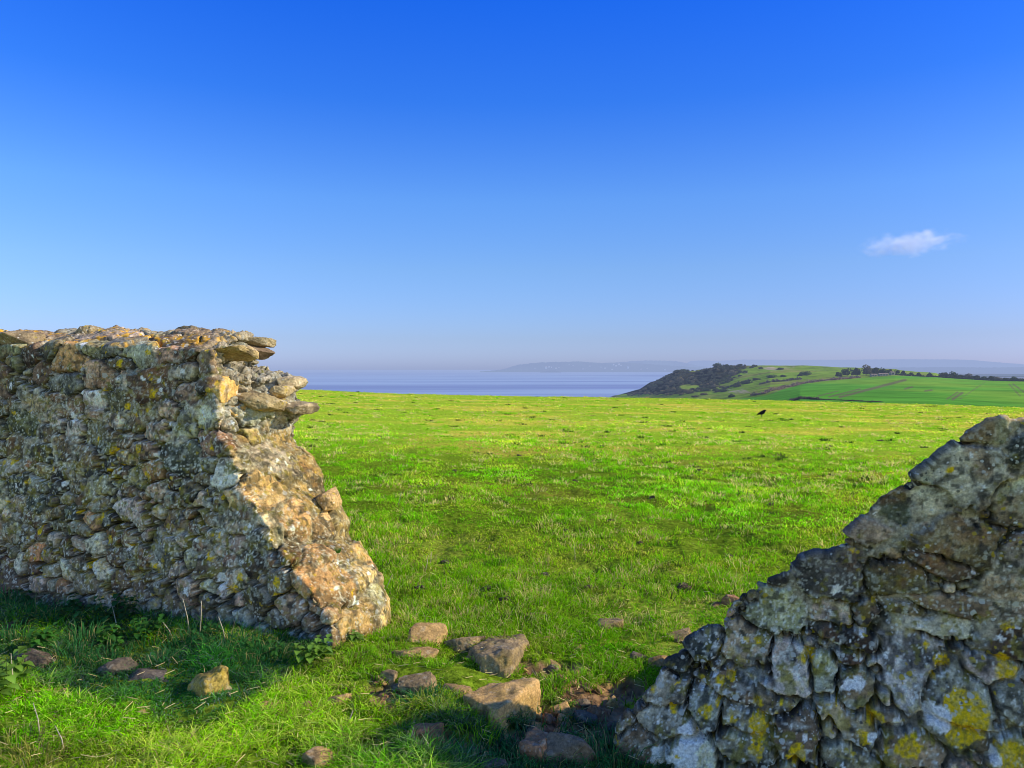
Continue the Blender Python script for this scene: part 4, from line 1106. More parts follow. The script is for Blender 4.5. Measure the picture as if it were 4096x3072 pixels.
# longer tufts at chosen places
def tuft_at(px, py, n, hgt, spread, col, droopy=.8):
    X, Y, z = px_ground(px, py)
    a = RNG.uniform(0, 2 * math.pi, n); rr = spread * np.sqrt(RNG.random(n))
    x = X + np.cos(a) * rr; y = Y + np.sin(a) * rr
    rnd = RNG.random((n, 4))
    c = np.tile(np.array(col, dtype=np.float32), (n, 1)) * (0.6 + .8 * rnd[:, :1]).astype(np.float32)
    c = lerpc(c, (.45, .36, .14), (rnd[:, 1] > .85) * .8)
    az = a + RNG.normal(0, .5, n)
    return blades(x, y, hgt * RNG.uniform(.4, 1.1, n), np.full(n, .0042), RNG.uniform(.2, droopy + .4, n) * (rr / spread + .3), az, c, RNG.random(n))
parts = []
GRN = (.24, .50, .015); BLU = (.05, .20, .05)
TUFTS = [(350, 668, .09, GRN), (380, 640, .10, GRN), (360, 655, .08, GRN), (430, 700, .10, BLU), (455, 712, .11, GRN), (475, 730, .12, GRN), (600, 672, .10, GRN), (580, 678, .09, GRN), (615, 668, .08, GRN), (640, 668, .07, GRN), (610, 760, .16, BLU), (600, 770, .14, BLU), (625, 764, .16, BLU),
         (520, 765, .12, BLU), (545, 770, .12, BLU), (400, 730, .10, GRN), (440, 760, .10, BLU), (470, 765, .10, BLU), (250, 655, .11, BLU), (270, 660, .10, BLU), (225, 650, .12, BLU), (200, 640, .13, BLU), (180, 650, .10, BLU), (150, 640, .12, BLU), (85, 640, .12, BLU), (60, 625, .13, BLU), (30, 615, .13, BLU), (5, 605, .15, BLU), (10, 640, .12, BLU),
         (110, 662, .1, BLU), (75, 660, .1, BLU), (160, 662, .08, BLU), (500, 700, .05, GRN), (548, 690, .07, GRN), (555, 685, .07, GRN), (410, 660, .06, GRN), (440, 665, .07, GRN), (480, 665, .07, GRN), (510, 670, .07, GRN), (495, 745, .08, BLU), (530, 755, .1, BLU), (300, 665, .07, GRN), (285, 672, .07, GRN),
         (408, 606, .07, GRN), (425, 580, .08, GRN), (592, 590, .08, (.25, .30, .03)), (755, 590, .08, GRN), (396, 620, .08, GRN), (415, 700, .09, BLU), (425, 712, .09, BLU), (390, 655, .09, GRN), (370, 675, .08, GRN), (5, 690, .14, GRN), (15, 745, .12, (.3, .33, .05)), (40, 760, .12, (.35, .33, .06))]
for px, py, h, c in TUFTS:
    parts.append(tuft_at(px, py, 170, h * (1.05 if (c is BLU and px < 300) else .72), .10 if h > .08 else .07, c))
off = 0; VV = []; QQ = []; TT = []; CC = []
for V, q, t, c in parts:
    VV.append(V); QQ.append(q + off); TT.append(t + off); CC.append(c); off += len(V)
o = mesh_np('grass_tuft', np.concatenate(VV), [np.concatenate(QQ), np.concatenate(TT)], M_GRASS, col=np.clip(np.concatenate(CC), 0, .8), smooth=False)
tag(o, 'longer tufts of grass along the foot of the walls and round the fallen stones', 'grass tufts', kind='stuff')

# straw litter
n = 1900
px = RNG.uniform(-50, 1000, n); py = 560 + 250 * RNG.random(n)
Y = F * EYE / (py - HY); X = (px - CX) / F * Y
inw, u, v = in_wall(X, Y); k_ = ~inw
X, Y = X[k_], Y[k_]; n = len(X)
az = RNG.uniform(0, 2 * math.pi, n); L_ = RNG.uniform(.015, .06, n)
z = gz(X, Y) + RNG.uniform(.012, .035, n)
dx, dy = np.cos(az), np.sin(az); w_ = .0011
V = np.empty((n, 4, 3)); dz = RNG.normal(0, .3, n) * L_
V[:, 0] = np.stack([X - dy * w_, Y + dx * w_, z], -1); V[:, 1] = np.stack([X + dy * w_, Y - dx * w_, z + .002], -1)
V[:, 2] = np.stack([X + dx * L_ + dy * w_, Y + dy * L_ - dx * w_, z + dz + .002], -1); V[:, 3] = np.stack([X + dx * L_ - dy * w_, Y + dy * L_ + dx * w_, z + dz], -1)
c = np.tile(np.array([.52, .40, .18], dtype=np.float32), (n * 4, 1)) * RNG.uniform(.6, 1.3, (n, 1)).repeat(4, 0).astype(np.float32)
o = mesh_np('dead_straw', V.reshape(-1, 3), np.arange(n * 4).reshape(-1, 4), M_GRASS, col=np.clip(c, 0, .8), smooth=False)
tag(o, 'dry straw coloured blades lying in the turf', 'straw', kind='stuff')

# ------------------------------------------------------------------ plants
M_LEAF = leaf_mat('weed_leaf', 0.3, 0.5, 1.0)
def leaf(cx, cy, cz, size, az, tilt, col, V, Q, C, lobed=True):
    """a toothed leaf as a small fan, folded at its midrib"""
    n = 9
    ts = np.linspace(0, 1, n)
    w0 = np.sin(np.pi * ts ** .75) * .38 * (1 + (.16 * (np.arange(n) % 2) if lobed else 0))
    b = len(V)
    ca, sa = math.cos(az), math.sin(az); ct, st = math.cos(tilt), math.sin(tilt)
    for i, t in enumerate(ts):
        for s in (-1, 0, 1):
            lx = t * size; ly = s * w0[i] * size; lz = abs(s) * w0[i] * size * .35 - (t ** 2) * size * .3
            x2 = lx * ct - lz * st; z2 = lx * st + lz * ct
            V.append((cx + x2 * ca - ly * sa, cy + x2 * sa + ly * ca, cz + z2)); C.append(tuple(c_ * (0.9 + .2 * (s == 0)) for c_ in col))
    for i in range(n - 1):
        for s in (0, 1):
            a = b + i * 3 + s; Q.append((a, a + 1, a + 4, a + 3))
def tube_np(pts, rad, sides=6):
    pts = np.asarray(pts, dtype=float); V = []
    rad = np.asarray(rad, dtype=float)
    for i, p in enumerate(pts):
        d = pts[min(i + 1, len(pts) - 1)] - pts[max(i - 1, 0)]; d /= np.linalg.norm(d) + 1e-9
        a = np.cross(d, [0, 0, 1.0]); 
        if np.linalg.norm(a) < .05: a = np.cross(d, [1.0, 0, 0])
        a /= np.linalg.norm(a); b = np.cross(a, d)
        r = rad[i] if rad.ndim == 1 else rad[i]
        rx, rz = (r, r) if np.isscalar(r) or np.ndim(r) == 0 else r
        for k in range(sides):
            t = 2 * math.pi * k / sides; V.append(p + a * math.cos(t) * rx + b * math.sin(t) * rz)
    Q = []
    m = len(pts)
    for i in range(m - 1):
        for k in range(sides):
            Q.append((i * sides + k, i * sides + (k + 1) % sides, (i + 1) * sides + (k + 1) % sides, (i + 1) * sides + k))
    V.append(pts[0]); V.append(pts[-1]); c0 = len(V) - 2
    T = [(c0, (k + 1) % sides, k) for k in range(sides)] + [(c0 + 1, (m - 1) * sides + k, (m - 1) * sides + (k + 1) % sides) for k in range(sides)]
    return np.array(V), Q, T
def weed(px, py, hgt, nst, lsize, col, label, spread=.05, seed=0):
    rnd = random.Random(seed)
    X, Y, z = px_ground(px, py)
    root = empty('leafy_weed', (X, Y, z)); tag(root, label, 'plant', 'leafy weeds at the foot of the wall')
    V = []; Q = []; C = []; SV = []; SQ = []; ST = []; off = 0
    for s in range(nst):
        a = rnd.uniform(0, 6.28); d = rnd.uniform(0, spread) + .004; hx, hy = math.cos(a) * d, math.sin(a) * d
        hh = hgt * rnd.uniform(.6, 1.0)
        p = [(0, 0, -.02), (hx * .8, hy * .8, .01), (hx * 1.3, hy * 1.3, hh * .5), (hx * 1.8, hy * 1.8, hh)]
        tv, tq, tt = tube_np(p, [.003, .003, .0025, .0015], 5)
        SV.append(tv); SQ += [tuple(i + off for i in f) for f in tq]; ST += [tuple(i + off for i in f) for f in tt]; off += len(tv)
        for k in range(6):
            t = .25 + .75 * k / 5
            for side in range(2):
                az = k * 1.57 + side * 3.14 + rnd.uniform(-.4, .4)
                cj = rnd.uniform(.7, 1.3)
                leaf(hx * (1 + .8 * t), hy * (1 + .8 * t), hh * t, lsize * (1.15 - .5 * t) * rnd.uniform(.8, 1.2), az, rnd.uniform(-.3, .6), tuple(c_ * cj for c_ in col), V, Q, C)
    mesh_np('leaves', V, np.array(Q), M_LEAF, root, col=np.clip(np.array(C), 0, .8))
    mesh_np('stem', np.concatenate(SV), [np.array(SQ), np.array(ST)], M_LEAF, root, col=np.tile([[.12, .18, .03]], (off, 1)))
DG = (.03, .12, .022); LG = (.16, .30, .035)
weed(314, 662, .11, 5, .055, LG, 'bright nettle like weed in the sun at the front corner of the left wall', seed=1)
weed(349, 641, .06, 3, .045, LG, 'tiny bright leafed weed against the sunlit base of the wall end', .03, seed=2)
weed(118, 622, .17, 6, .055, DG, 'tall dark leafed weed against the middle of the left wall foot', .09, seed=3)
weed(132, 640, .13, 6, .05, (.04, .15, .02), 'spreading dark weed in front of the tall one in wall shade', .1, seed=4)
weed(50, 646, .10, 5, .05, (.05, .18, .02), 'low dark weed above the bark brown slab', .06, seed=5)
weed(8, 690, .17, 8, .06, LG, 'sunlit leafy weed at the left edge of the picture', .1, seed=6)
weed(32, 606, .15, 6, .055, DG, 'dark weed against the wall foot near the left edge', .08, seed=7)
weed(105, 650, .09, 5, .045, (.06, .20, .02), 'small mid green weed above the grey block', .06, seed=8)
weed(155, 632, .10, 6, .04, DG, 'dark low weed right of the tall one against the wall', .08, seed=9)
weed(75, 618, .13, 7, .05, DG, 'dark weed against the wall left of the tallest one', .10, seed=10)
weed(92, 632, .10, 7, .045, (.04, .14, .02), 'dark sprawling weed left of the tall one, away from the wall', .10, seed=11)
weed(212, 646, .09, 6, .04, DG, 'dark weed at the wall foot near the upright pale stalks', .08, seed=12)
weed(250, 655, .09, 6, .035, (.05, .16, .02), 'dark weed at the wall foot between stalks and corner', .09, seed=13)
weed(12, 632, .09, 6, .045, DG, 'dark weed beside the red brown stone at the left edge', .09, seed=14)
# the tuft rooted in the sunlit end of the wall
v0 = .33; uu, zz = px_wall(321, 551, v0); uu = uend(zz, v0) + .02
wx, wy, wz = to_world(np.array([[uu, v0, zz]]))[0]
n = 60; a = RNG.uniform(0, 6.28, n); rr = .012 * RNG.random(n)
Vt = np.empty((n, 3, 3)); hh = RNG.uniform(.02, .045, n)
Vt[:, 0] = np.stack([np.cos(a) * rr - .0012, np.sin(a) * rr, 0 * a], -1); Vt[:, 1] = np.stack([np.cos(a) * rr + .0012, np.sin(a) * rr, 0 * a], -1)
Vt[:, 2] = np.stack([np.cos(a) * (rr + hh * .6), np.sin(a) * (rr + hh * .6), hh], -1)
o = mesh_np('moss_tuft', Vt.reshape(-1, 3), np.arange(n * 3).reshape(-1, 3), M_LEAF, None, col=np.tile([[.07, .22, .01]], (n * 3, 1)), smooth=False, loc=(wx, wy, wz))
tag(o, 'small green tuft growing from a crack in the sunlit broken end of the wall', 'plant')
# dry stalks
M_STALK = plain_mat('dry_stalk', (.46, .38, .25), .8, .3, 60)
STK = [(199, 640, 200, 602, 'tall upright pale stalk against the left wall foot'), (190, 637, 181, 599, 'slightly leaning pale stalk just left of the tall one'), (174, 640, 160, 622, 'short bent pale stalk left of the leaning one'), (119, 640, 83, 603, 'long fallen stalk lying slantwise before the wall'), (226, 645, 217, 618, 'thin curved stalk at the wall right of the tall one'),
       (345, 730, 352, 712, 'dead seed head standing in the dark hollow'), (430, 564, 431, 552, 'dry stem in the pasture right of the wall end'), (425, 572, 428, 556, 'second dry stem in the pasture near the wall end'), (12, 695, 8, 655, 'pale stalk among the sunlit weed at the left edge'), (385, 590, 392, 575, 'thin dry stem leaning by the wall end slope'),
       (575, 560, 574, 545, 'dry stem alone in the middle of the pasture'), (398, 505, 401, 492, 'faint dry stem high beside the sloping wall end'), (40, 735, 30, 705, 'pale straw standing in the sunny turf at the left'), (65, 752, 52, 728, 'leaning straw lower in the sunny turf')]
for px0, py0, px1, py1, lab in STK:
    X, Y, z = px_ground(px0, py0)
    dX = (px1 - px0) / F * Y; dZ = (py0 - py1) / F * Y
    fall = abs(px1 - px0) > 25
    p = [(0, 0, -.01), (dX * .45 + .004, .01 + (.12 if fall else 0), dZ * (.5 if not fall else .25)), (dX, (.3 if fall else .02), dZ if not fall else dZ * .45)]
    tv, tq, tt = tube_np(p, [.0032, .0026, .0016], 6)
    o = mesh_np('dry_stalk', tv, [np.array(tq), np.array(tt)], M_STALK, loc=(X, Y, z)); tag(o, lab, 'stalk', 'dry stalks standing in the grass')

# ------------------------------------------------------------------ crow
def crow():
    X, Y, z = px_ground(761.7, 417.5)
    root = empty('crow', (X, Y, z + .04)); tag(root, 'black crow standing alone in the pasture facing right', 'bird')
    mb = plain_mat('black_feather', (.012, .012, .014), .45, .3, 30); mk = plain_mat('grey_horn', (.10, .09, .085), .5, .2, 30)
    s = Y / F * 0.252          # metres per zoom pixel / 14.75 *4
    k = Y / F / 59.0           # one px of the 14.75x close-up (2212 px for 150 source px)
    def q(x, y): return np.array([(x - 1050) * k, 0, (740 - y) * k])
    sp = [q(760, 655), q(840, 610), q(930, 560), q(1020, 530), (q(1110, 480) + q(1080, 520)) / 2, q(1165, 455), q(1210, 400), q(1245, 380), q(1290, 385), q(1312, 405)]
    rd = [3, 22, 62, 95, 120, 100, 72, 52, 42, 12]
    rd = [(r * k * .85, r * k) for r in rd]
    V, Q, T = tube_np(sp, rd, 14)
    mesh_np('body', V, [np.array(Q), np.array(T)], mb, root)
    V, Q, T = tube_np([q(1300, 395), q(1318, 420), q(1325, 445)], [20 * k, 12 * k, 3 * k], 8)
    mesh_np('beak', V, [np.array(Q), np.array(T)], mk, root)
    for sgn in (-1, 1):
        off = np.array([0, sgn * 45 * k, 0])
        w_, Q, T = tube_np([q(780, 645) + off * .4, q(900, 565) + off * 1.6, q(1050, 500) + off * 2.1, q(1150, 470) + off * 1.7], [(6 * k, 10 * k), (14 * k, 40 * k), (18 * k, 62 * k), (8 * k, 30 * k)], 10)
        mesh_np('wing', w_, [np.array(Q), np.array(T)], mb, root)
        l_, Q, T = tube_np([q(1040, 620) + off, q(1050, 690) + off, q(1045, 760) + off, q(1085, 775) + off], [26 * k, 11 * k, 9 * k, 6 * k], 8)
        mesh_np('leg', l_, [np.array(Q), np.array(T)], mk, root)
crow()

# ------------------------------------------------------------------ sea
def sea():
    m, nt, out = new_mat('sea_water')
    tc = N(nt, 'ShaderNodeTexCoord')
    def band(sc, seed, lo, hi):
        mp = N(nt, 'ShaderNodeMapping'); mp.inputs['Scale'].default_value = sc; mp.inputs['Location'].default_value = seed
        nt.links.new(tc.outputs['Object'], mp.inputs['Vector'])
        n = N(nt, 'ShaderNodeTexNoise'); n.inputs['Scale'].default_value = 1.0; n.inputs['Detail'].default_value = 4; n.inputs['Roughness'].default_value = .55
        nt.links.new(mp.outputs[0], n.inputs['Vector'])
        r = N(nt, 'ShaderNodeMapRange', interpolation_type='SMOOTHSTEP'); r.inputs['From Min'].default_value = lo; r.inputs['From Max'].default_value = hi
        nt.links.new(n.outputs['Fac'], r.inputs['Value']); return r
    b1 = band((.00035, .0016, 1), (3, 1.7, 0), .47, .60)
    b2 = band((.0012, .009, 1), (9, 5, 0), .45, .65)
    c1 = N(nt, 'ShaderNodeMix', data_type='RGBA'); c1.inputs[6].default_value = (.34, .45, .56, 1); c1.inputs[7].default_value = (.20, .26, .41, 1)
    nt.links.new(b1.outputs[0], c1.inputs[0])
    c2 = N(nt, 'ShaderNodeMix', data_type='RGBA'); c2.inputs[7].default_value = (.20, .22, .42, 1)
    mm = N(nt, 'ShaderNodeMath', operation='MULTIPLY'); mm.inputs[1].default_value = .45; nt.links.new(b2.outputs[0], mm.inputs[0])
    nt.links.new(mm.outputs[0], c2.inputs[0]); nt.links.new(c1.outputs[2], c2.inputs[6])
    b = N(nt, 'ShaderNodeBsdfPrincipled'); b.inputs['Roughness'].default_value = .75; b.inputs['Specular IOR Level'].default_value = .3
    nt.links.new(c2.outputs[2], b.inputs['Base Color'])
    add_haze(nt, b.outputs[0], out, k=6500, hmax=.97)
    xs = np.array([-90000, -30000, -8000, -2000, 0, 2000, 8000, 30000, 90000.]); ys = np.array([200, 600, 1500, 4000, 12000, 40000, 120000.])
    Xg, Yg = np.meshgrid(xs, ys); V = np.stack([Xg.ravel(), Yg.ravel(), np.full(Xg.size, -40.0)], -1)
    nx = len(xs); idx = np.arange(Xg.size).reshape(len(ys), nx)
    q = np.stack([idx[:-1, :-1], idx[:-1, 1:], idx[1:, 1:], idx[1:, :-1]], -1).reshape(-1, 4)
    tag(mesh_np('sea', V, q, m), kind='structure')
sea()

# ------------------------------------------------------------------ headland and fields beyond the brow
def zz_(py, D): return EYE - (py - HY) / F * D
HC = {  # column (px) : [(depth, z)]
    560: [(130, -20), (300, -43), (900, -44), (2000, -44)],
    604: [(130, -15), (300, -43), (1150, -42), (1250, -41.5), (1500, -44), (2000, -44)],
    612: [(130, -14), (300, -40), (900, -43), (1150, zz_(396, 1150)), (1250, zz_(394.2, 1250)), (1330, -42), (2000, -44)],
    636: [(130, -12), (300, -34), (800, zz_(402, 800)), (1000, zz_(396.5, 1000)), (1150, zz_(389.6, 1150)), (1220, -41), (2000, -44)],
    650: [(130, -11), (300, -28), (800, zz_(400, 800)), (1000, zz_(392, 1000)), (1100, zz_(382, 1100)), (1220, -36), (1400, -44), (2000, -44)],
    662: [(130, -10), (300, -25), (750, zz_(400, 750)), (950, zz_(389, 950)), (1080, zz_(377.5, 1080)), (1250, -30), (1450, -44), (2000, -44)],
    678: [(130, -10), (300, -22), (700, zz_(399, 700)), (850, zz_(388, 850)), (950, zz_(381, 950)), (1060, zz_(370.8, 1060)), (1300, -24), (1500, -44), (2000, -44)],
    698: [(130, -10), (300, -20), (650, zz_(397, 650)), (760, zz_(391, 760)), (900, zz_(383, 900)), (1040, zz_(370.3, 1040)), (1300, -22), (1500, -44), (2000, -44)],
    717: [(130, -9), (300, -18), (560, zz_(398, 560)), (700, zz_(392, 700)), (850, zz_(382, 850)), (1000, zz_(365.4, 1000)), (1300, -15), (1600, -44), (2000, -44)],
    740: [(130, -9), (300, -16), (480, zz_(398, 480)), (650, zz_(389, 650)), (800, zz_(380, 800)), (880, zz_(373, 880)), (1000, zz_(365.3, 1000)), (1300, -12), (1600, -40), (2000, -44)],
    770: [(130, -9), (250, -13), (420, zz_(396, 420)), (560, zz_(388, 560)), (700, zz_(380.5, 700)), (850, zz_(371.5, 850)), (1000, zz_(364.9, 1000)), (1300, -10), (1600, -38), (2000, -44)],
    800: [(130, -8.5), (220, zz_(403, 220)), (400, zz_(392, 400)), (600, zz_(384, 600)), (680, zz_(380, 680)), (850, zz_(371, 850)), (1000, zz_(365, 1000)), (1300, -10), (1600, -36), (2000, -42)],
    850: [(130, -8), (220, zz_(403, 220)), (400, zz_(390, 400)), (620, zz_(380, 620)), (720, zz_(376, 720)), (850, zz_(371, 850)), (1000, zz_(367, 1000)), (1300, -12), (1600, -36), (2000, -38)],
    895: [(130, -8), (220, zz_(403, 220)), (400, zz_(388.5, 400)), (620, zz_(377.5, 620)), (700, zz_(374.6, 700)), (950, zz_(369, 950)), (1200, -14), (1600, -35), (2000, -36)],
    935: [(130, -8), (220, zz_(403, 220)), (400, zz_(388.5, 400)), (620, zz_(378, 620)), (680, zz_(376.6, 680)), (880, zz_(373, 880)), (1100, -18), (1600, -35), (2000, -35)],
    972: [(130, -8), (220, zz_(404, 220)), (400, zz_(389, 400)), (600, zz_(380.3, 600)), (640, zz_(379.5, 640)), (800, -14), (1100, -28), (1600, -35), (2000, -35)],
    1024: [(130, -8), (220, zz_(405, 220)), (400, zz_(389, 400)), (560, zz_(382.2, 560)), (600, zz_(381.5, 600)), (760, -16), (1100, -30), (1600, -35), (2000, -35)],
    1500: [(130, -8), (220, -9), (400, -9), (560, -9), (600, -9.5), (760, -16), (1100, -30), (1600, -35), (2000, -35)],
}
HK = sorted(HC)
PXG = np.concatenate([np.linspace(560, 830, 420), np.linspace(830, 1100, 200)[1:], np.linspace(1100, 1500, 30)[1:]])
DG_ = np.concatenate([np.linspace(130, 420, 60), np.linspace(420, 1120, 260)[1:], np.linspace(1120, 2000, 30)[1:]])
cols = np.array([np.interp(DG_, [d for d, _ in HC[k]], [z for _, z in HC[k]]) for k in HK])
ZG = np.array([[np.interp(p, HK, cols[:, j]) for j in range(len(DG_))] for p in PXG]).T   # (D, px)
PXm, Dm = np.meshgrid(PXG, DG_)
Xm = (PXm - CX) / F * Dm
pf = P3(Xm.ravel(), Dm.ravel())
rel = (fbm(pf, .018, 4, 301) * 2.2 + fbm(pf, .06, 3, 302) * .7).reshape(ZG.shape)
def pym(z, D): return HY + F * (EYE - z) / D
crop_m = sstep(0, 1, (PXm - np.interp(pym(ZG, Dm), [374, 375.5, 377.8, 379.6, 381.5, 384, 389.5, 395, 397, 399], [1010, 900, 862, 841, 819, 801, 781, 765, 752, 735])) / 3) * sstep(730, 640, Dm)   # the sown field right of the hedge line
scr = sstep(600, 640, PXm) * sstep(760, 735, PXm + (pym(ZG, Dm) - 365) * 1.6) * sstep(900, 960, 1500 - 0 * Dm)
ZG = ZG + rel * (1 - crop_m) * sstep(1.0, 0.0, sstep(2000, 1800, Dm) * 0) * .7
def hz(px, D):
    j = np.clip(np.searchsorted(DG_, D) - 1, 0, len(DG_) - 2); i = np.clip(np.searchsorted(PXG, px) - 1, 0, len(PXG) - 2)
    t = (D - DG_[j]) / (DG_[j + 1] - DG_[j]); s = (px - PXG[i]) / (PXG[i + 1] - PXG[i])
    return float((ZG[j, i] * (1 - s) + ZG[j, i + 1] * s) * (1 - t) + (ZG[j + 1, i] * (1 - s) + ZG[j + 1, i + 1] * s) * t)
def headland():
    z = ZG.ravel(); D = Dm.ravel(); px = PXm.ravel(); py = pym(z, D); X = Xm.ravel()
    n1 = fbm(pf, .03, 4, 311); n2 = fbm(pf, .12, 3, 312)
    turf = np.tile(np.array([.20, .31, .035], dtype=np.float32), (len(z), 1)); turf = lerpc(turf, (.27, .29, .06), sstep(-.2, .5, n1)); turf = lerpc(turf, (.085, .13, .03), sstep(.1, .5, n2) * .6)
    scrub_shade_c = np.tile(np.array([.030, .034, .022], dtype=np.float32), (len(z), 1)); scrub_shade_c = lerpc(scrub_shade_c, (.10, .085, .035), .6 * sstep(.1, .5, n1))  # scrub ground, its dark colour also painting in the shadow on that slope
    s = sstep(758, 742, px + (py - 365) * 1.7) * (py < 394)
    glade = np.exp(-(((px - 694) / 7) ** 2 + ((py - 370.8) / 1.2) ** 2)) + np.exp(-(((px - 690) / 12) ** 2 + ((py - 387) / 3.0) ** 2)) + np.exp(-(((px - 705) / 26) ** 2 + ((py - 394) / 2.6) ** 2))
    s = s * (1 - sstep(.35, .6, glade))
    c = turf * (1 - s)[:, None] + scrub_shade_c * s[:, None]
    rock_m = sstep(.25, .5, n2 + .9 * np.exp(-(((px - 708 - 18 + 15) / 16) ** 2 + ((py - 378) / 3) ** 2)) * (px > 735) + 1.1 * np.exp(-(((px - 775) / 12) ** 2 + ((py - 368.5) / 2) ** 2)) + .9 * np.exp(-(((px - 735) / 14) ** 2 + ((py - 391) / 2) ** 2)) - .25) * (1 - s)
    c = lerpc(c, (.40, .34, .20), rock_m * sstep(-.3, .25, n2))
    # sown field with tramlines
    cf = np.tile(np.array([.11, .33, .030], dtype=np.float32), (len(z), 1))
    row = X * .97 - D * .22
    cf = cf * (1 + .10 * np.sin(row * .9) * sstep(900, 960, px))[:, None]
    cf = lerpc(cf, (.20, .38, .035), sstep(-.1, .5, fbm(pf * np.array([1, .4, 1]), .015, 3, 321)))
    for (a0, a1, b0, b1, wd) in [(840, 397, 905, 380, 2.2), (829, 397, 860, 389, 1.2), (818, 396, 838, 391, .8), (953, 399, 962, 393, 2.2), (947, 399, 958, 392, 1.0), (1013, 384, 1024, 392, 1.0), (1009, 384, 1020, 396, .8), (960, 399, 985, 382, .5), (905, 389, 912, 387, 1.2), (925, 391, 932, 390, 1.2)]:
        t = np.clip(((px - a0) * (b0 - a0) + (py - a1) * (b1 - a1)) / ((b0 - a0) ** 2 + (b1 - a1) ** 2), 0, 1)
        d = np.hypot(px - a0 - t * (b0 - a0), (py - a1 - t * (b1 - a1)) * 1.4)
        cf = lerpc(cf, (.17, .14, .075), .8 * sstep(wd * 1.2, wd * .4, d + .5 * n2))
    cm = crop_m.ravel()
    c = c * (1 - cm)[:, None] + cf * cm[:, None]
    edge_ = sstep(.05, .3, cm) * sstep(.98, .6, cm)
    c = lerpc(c, (.17, .125, .075), edge_ * .8)
    sh = sstep(-37.5, -39.5, z); c = lerpc(c, (.12, .10, .085), sh)
    nr, na = Dm.shape; idx = np.arange(nr * na).reshape(nr, na)
    q = np.stack([idx[:-1, :-1], idx[:-1, 1:], idx[1:, 1:], idx[1:, :-1]], -1).reshape(-1, 4)
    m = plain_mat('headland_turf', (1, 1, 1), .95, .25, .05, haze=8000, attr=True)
    tag(mesh_np('hills', np.stack([X, D, z], -1), q, m, col=np.clip(c, 0, 1)), kind='structure')
headland()

# ---- bushes and trees -----------------------------------------------------
M_BUSH = leaf_mat('scrub_leaf', .15, .8, 1.15, haze=5600, spec=.0)
M_BARK = plain_mat('bark', (.10, .08, .06), .9, .3, 2.0, haze=6500)
def crown_np(n, R, seed, col, col2, lf, flat=1.0, hollow=.55):
    """many small leaf faces through an uneven volume of overlapping clumps"""
    rs = np.random.default_rng(seed)
    nc = 9
    cc = rs.normal(0, 1, (nc, 3)); cc /= np.linalg.norm(cc, axis=1, keepdims=True); cc *= rs.uniform(.2, .65, (nc, 1)); cc[:, 2] = np.abs(cc[:, 2]) * .9
    cr_ = rs.uniform(.28, .52, nc)
    k = rs.integers(nc, size=n)
    d = rs.normal(0, 1, (n, 3)); d /= np.linalg.norm(d, axis=1, keepdims=True)
    rad = cr_[k] * rs.uniform(hollow, 1, n) ** .5
    p = cc[k] + d * rad[:, None]
    p[:, 2] = np.maximum(p[:, 2], -.1 + .1 * rs.random(n))
    p = p * np.array([R, R, R * flat])
    a = rs.normal(0, 1, (n, 3)); a /= np.linalg.norm(a, axis=1, keepdims=True); b = np.cross(a, d); b /= np.linalg.norm(b, axis=1, keepdims=True) + 1e-6
    s = lf * rs.uniform(.6, 1.4, n)[:, None]
    V = np.stack([p + a * s, p - a * s * .5 + b * s, p - a * s * .5 - b * s], 1)
    t = rs.random(n)[:, None]; c = np.array(col) * (1 - t) + np.array(col2) * t
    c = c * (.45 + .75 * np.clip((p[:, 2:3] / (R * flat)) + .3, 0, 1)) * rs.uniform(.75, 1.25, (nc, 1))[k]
    return V.reshape(-1, 3), np.arange(n * 3).reshape(-1, 3), np.repeat(c, 3, 0)
BK = [((.030, .042, .020), (.095, .090, .028)), ((.085, .065, .030), (.16, .125, .05)), ((.10, .085, .05), (.17, .14, .085)), ((.030, .045, .020), (.07, .09, .03))]
PROTO = {}
def bush_mesh(kind):
    if kind not in PROTO:
        V, T, c = crown_np(700, 1.0, 600 + kind, BK[kind % 4][0], BK[kind % 4][1], .085, .85)
        me_o = mesh_np('crown', V, T, M_BUSH, col=np.clip(c, 0, .8), smooth=False); PROTO[kind] = me_o.data; bpy.data.objects.remove(me_o)
    return PROTO[kind]
def trunk_mesh():
    if 'trunk' not in PROTO:
        V, Q, T = tube_np([(0, 0, -.25), (0.01, 0, .1), (-.02, .02, .45), (0.06, .03, .8)], [.07, .055, .035, .012], 7)
        vs = [V]; qs = list(Q); ts = list(T); off = len(V)
        for a in range(4):
            an = a * 1.57 + .4
            v2, q2, t2 = tube_np([(0, 0, .25 + .08 * a), (math.cos(an) * .25, math.sin(an) * .25, .5 + .05 * a), (math.cos(an) * .42, math.sin(an) * .42, .75)], [.028, .018, .006], 5)
            vs.append(v2); qs += [tuple(i + off for i in f) for f in q2]; ts += [tuple(i + off for i in f) for f in t2]; off += len(v2)
        o_ = mesh_np('trunk', np.concatenate(vs), [np.array(qs), np.array(ts)], M_BARK); PROTO['trunk'] = o_.data; bpy.data.objects.remove(o_)
    return PROTO['trunk']
def plant_far(name, px, py, wpx, hpx, D, kind, label, cat, group, trunk=False):
    z = hz(px, D)
    X = (px - CX) / F * D; s = wpx / F * D * .5; sh = hpx / F * D
    root = empty(name, (X, D, z)); root.rotation_euler = (0, 0, random.uniform(0, 6.28))
    tag(root, label, cat, group)
    c = bpy.data.objects.new('crown', bush_mesh(kind)); link(c, root); c.scale = (s, s, sh / 1.0); c.location = (0, 0, sh * (.25 if trunk else .05)) 
    if trunk:
        t = bpy.data.objects.new('trunk', trunk_mesh()); link(t, root); t.scale = (s * .8, s * .8, sh)
    return root
def depth_for(px, py, lo=300, hi=1060):
    """first place beyond the brow whose ground is seen at that row"""
    best = None
    for D in np.linspace(lo, hi, 160):
        p = pym(hz(px, D), D)
        if p <= py + .05: return D
    return hi
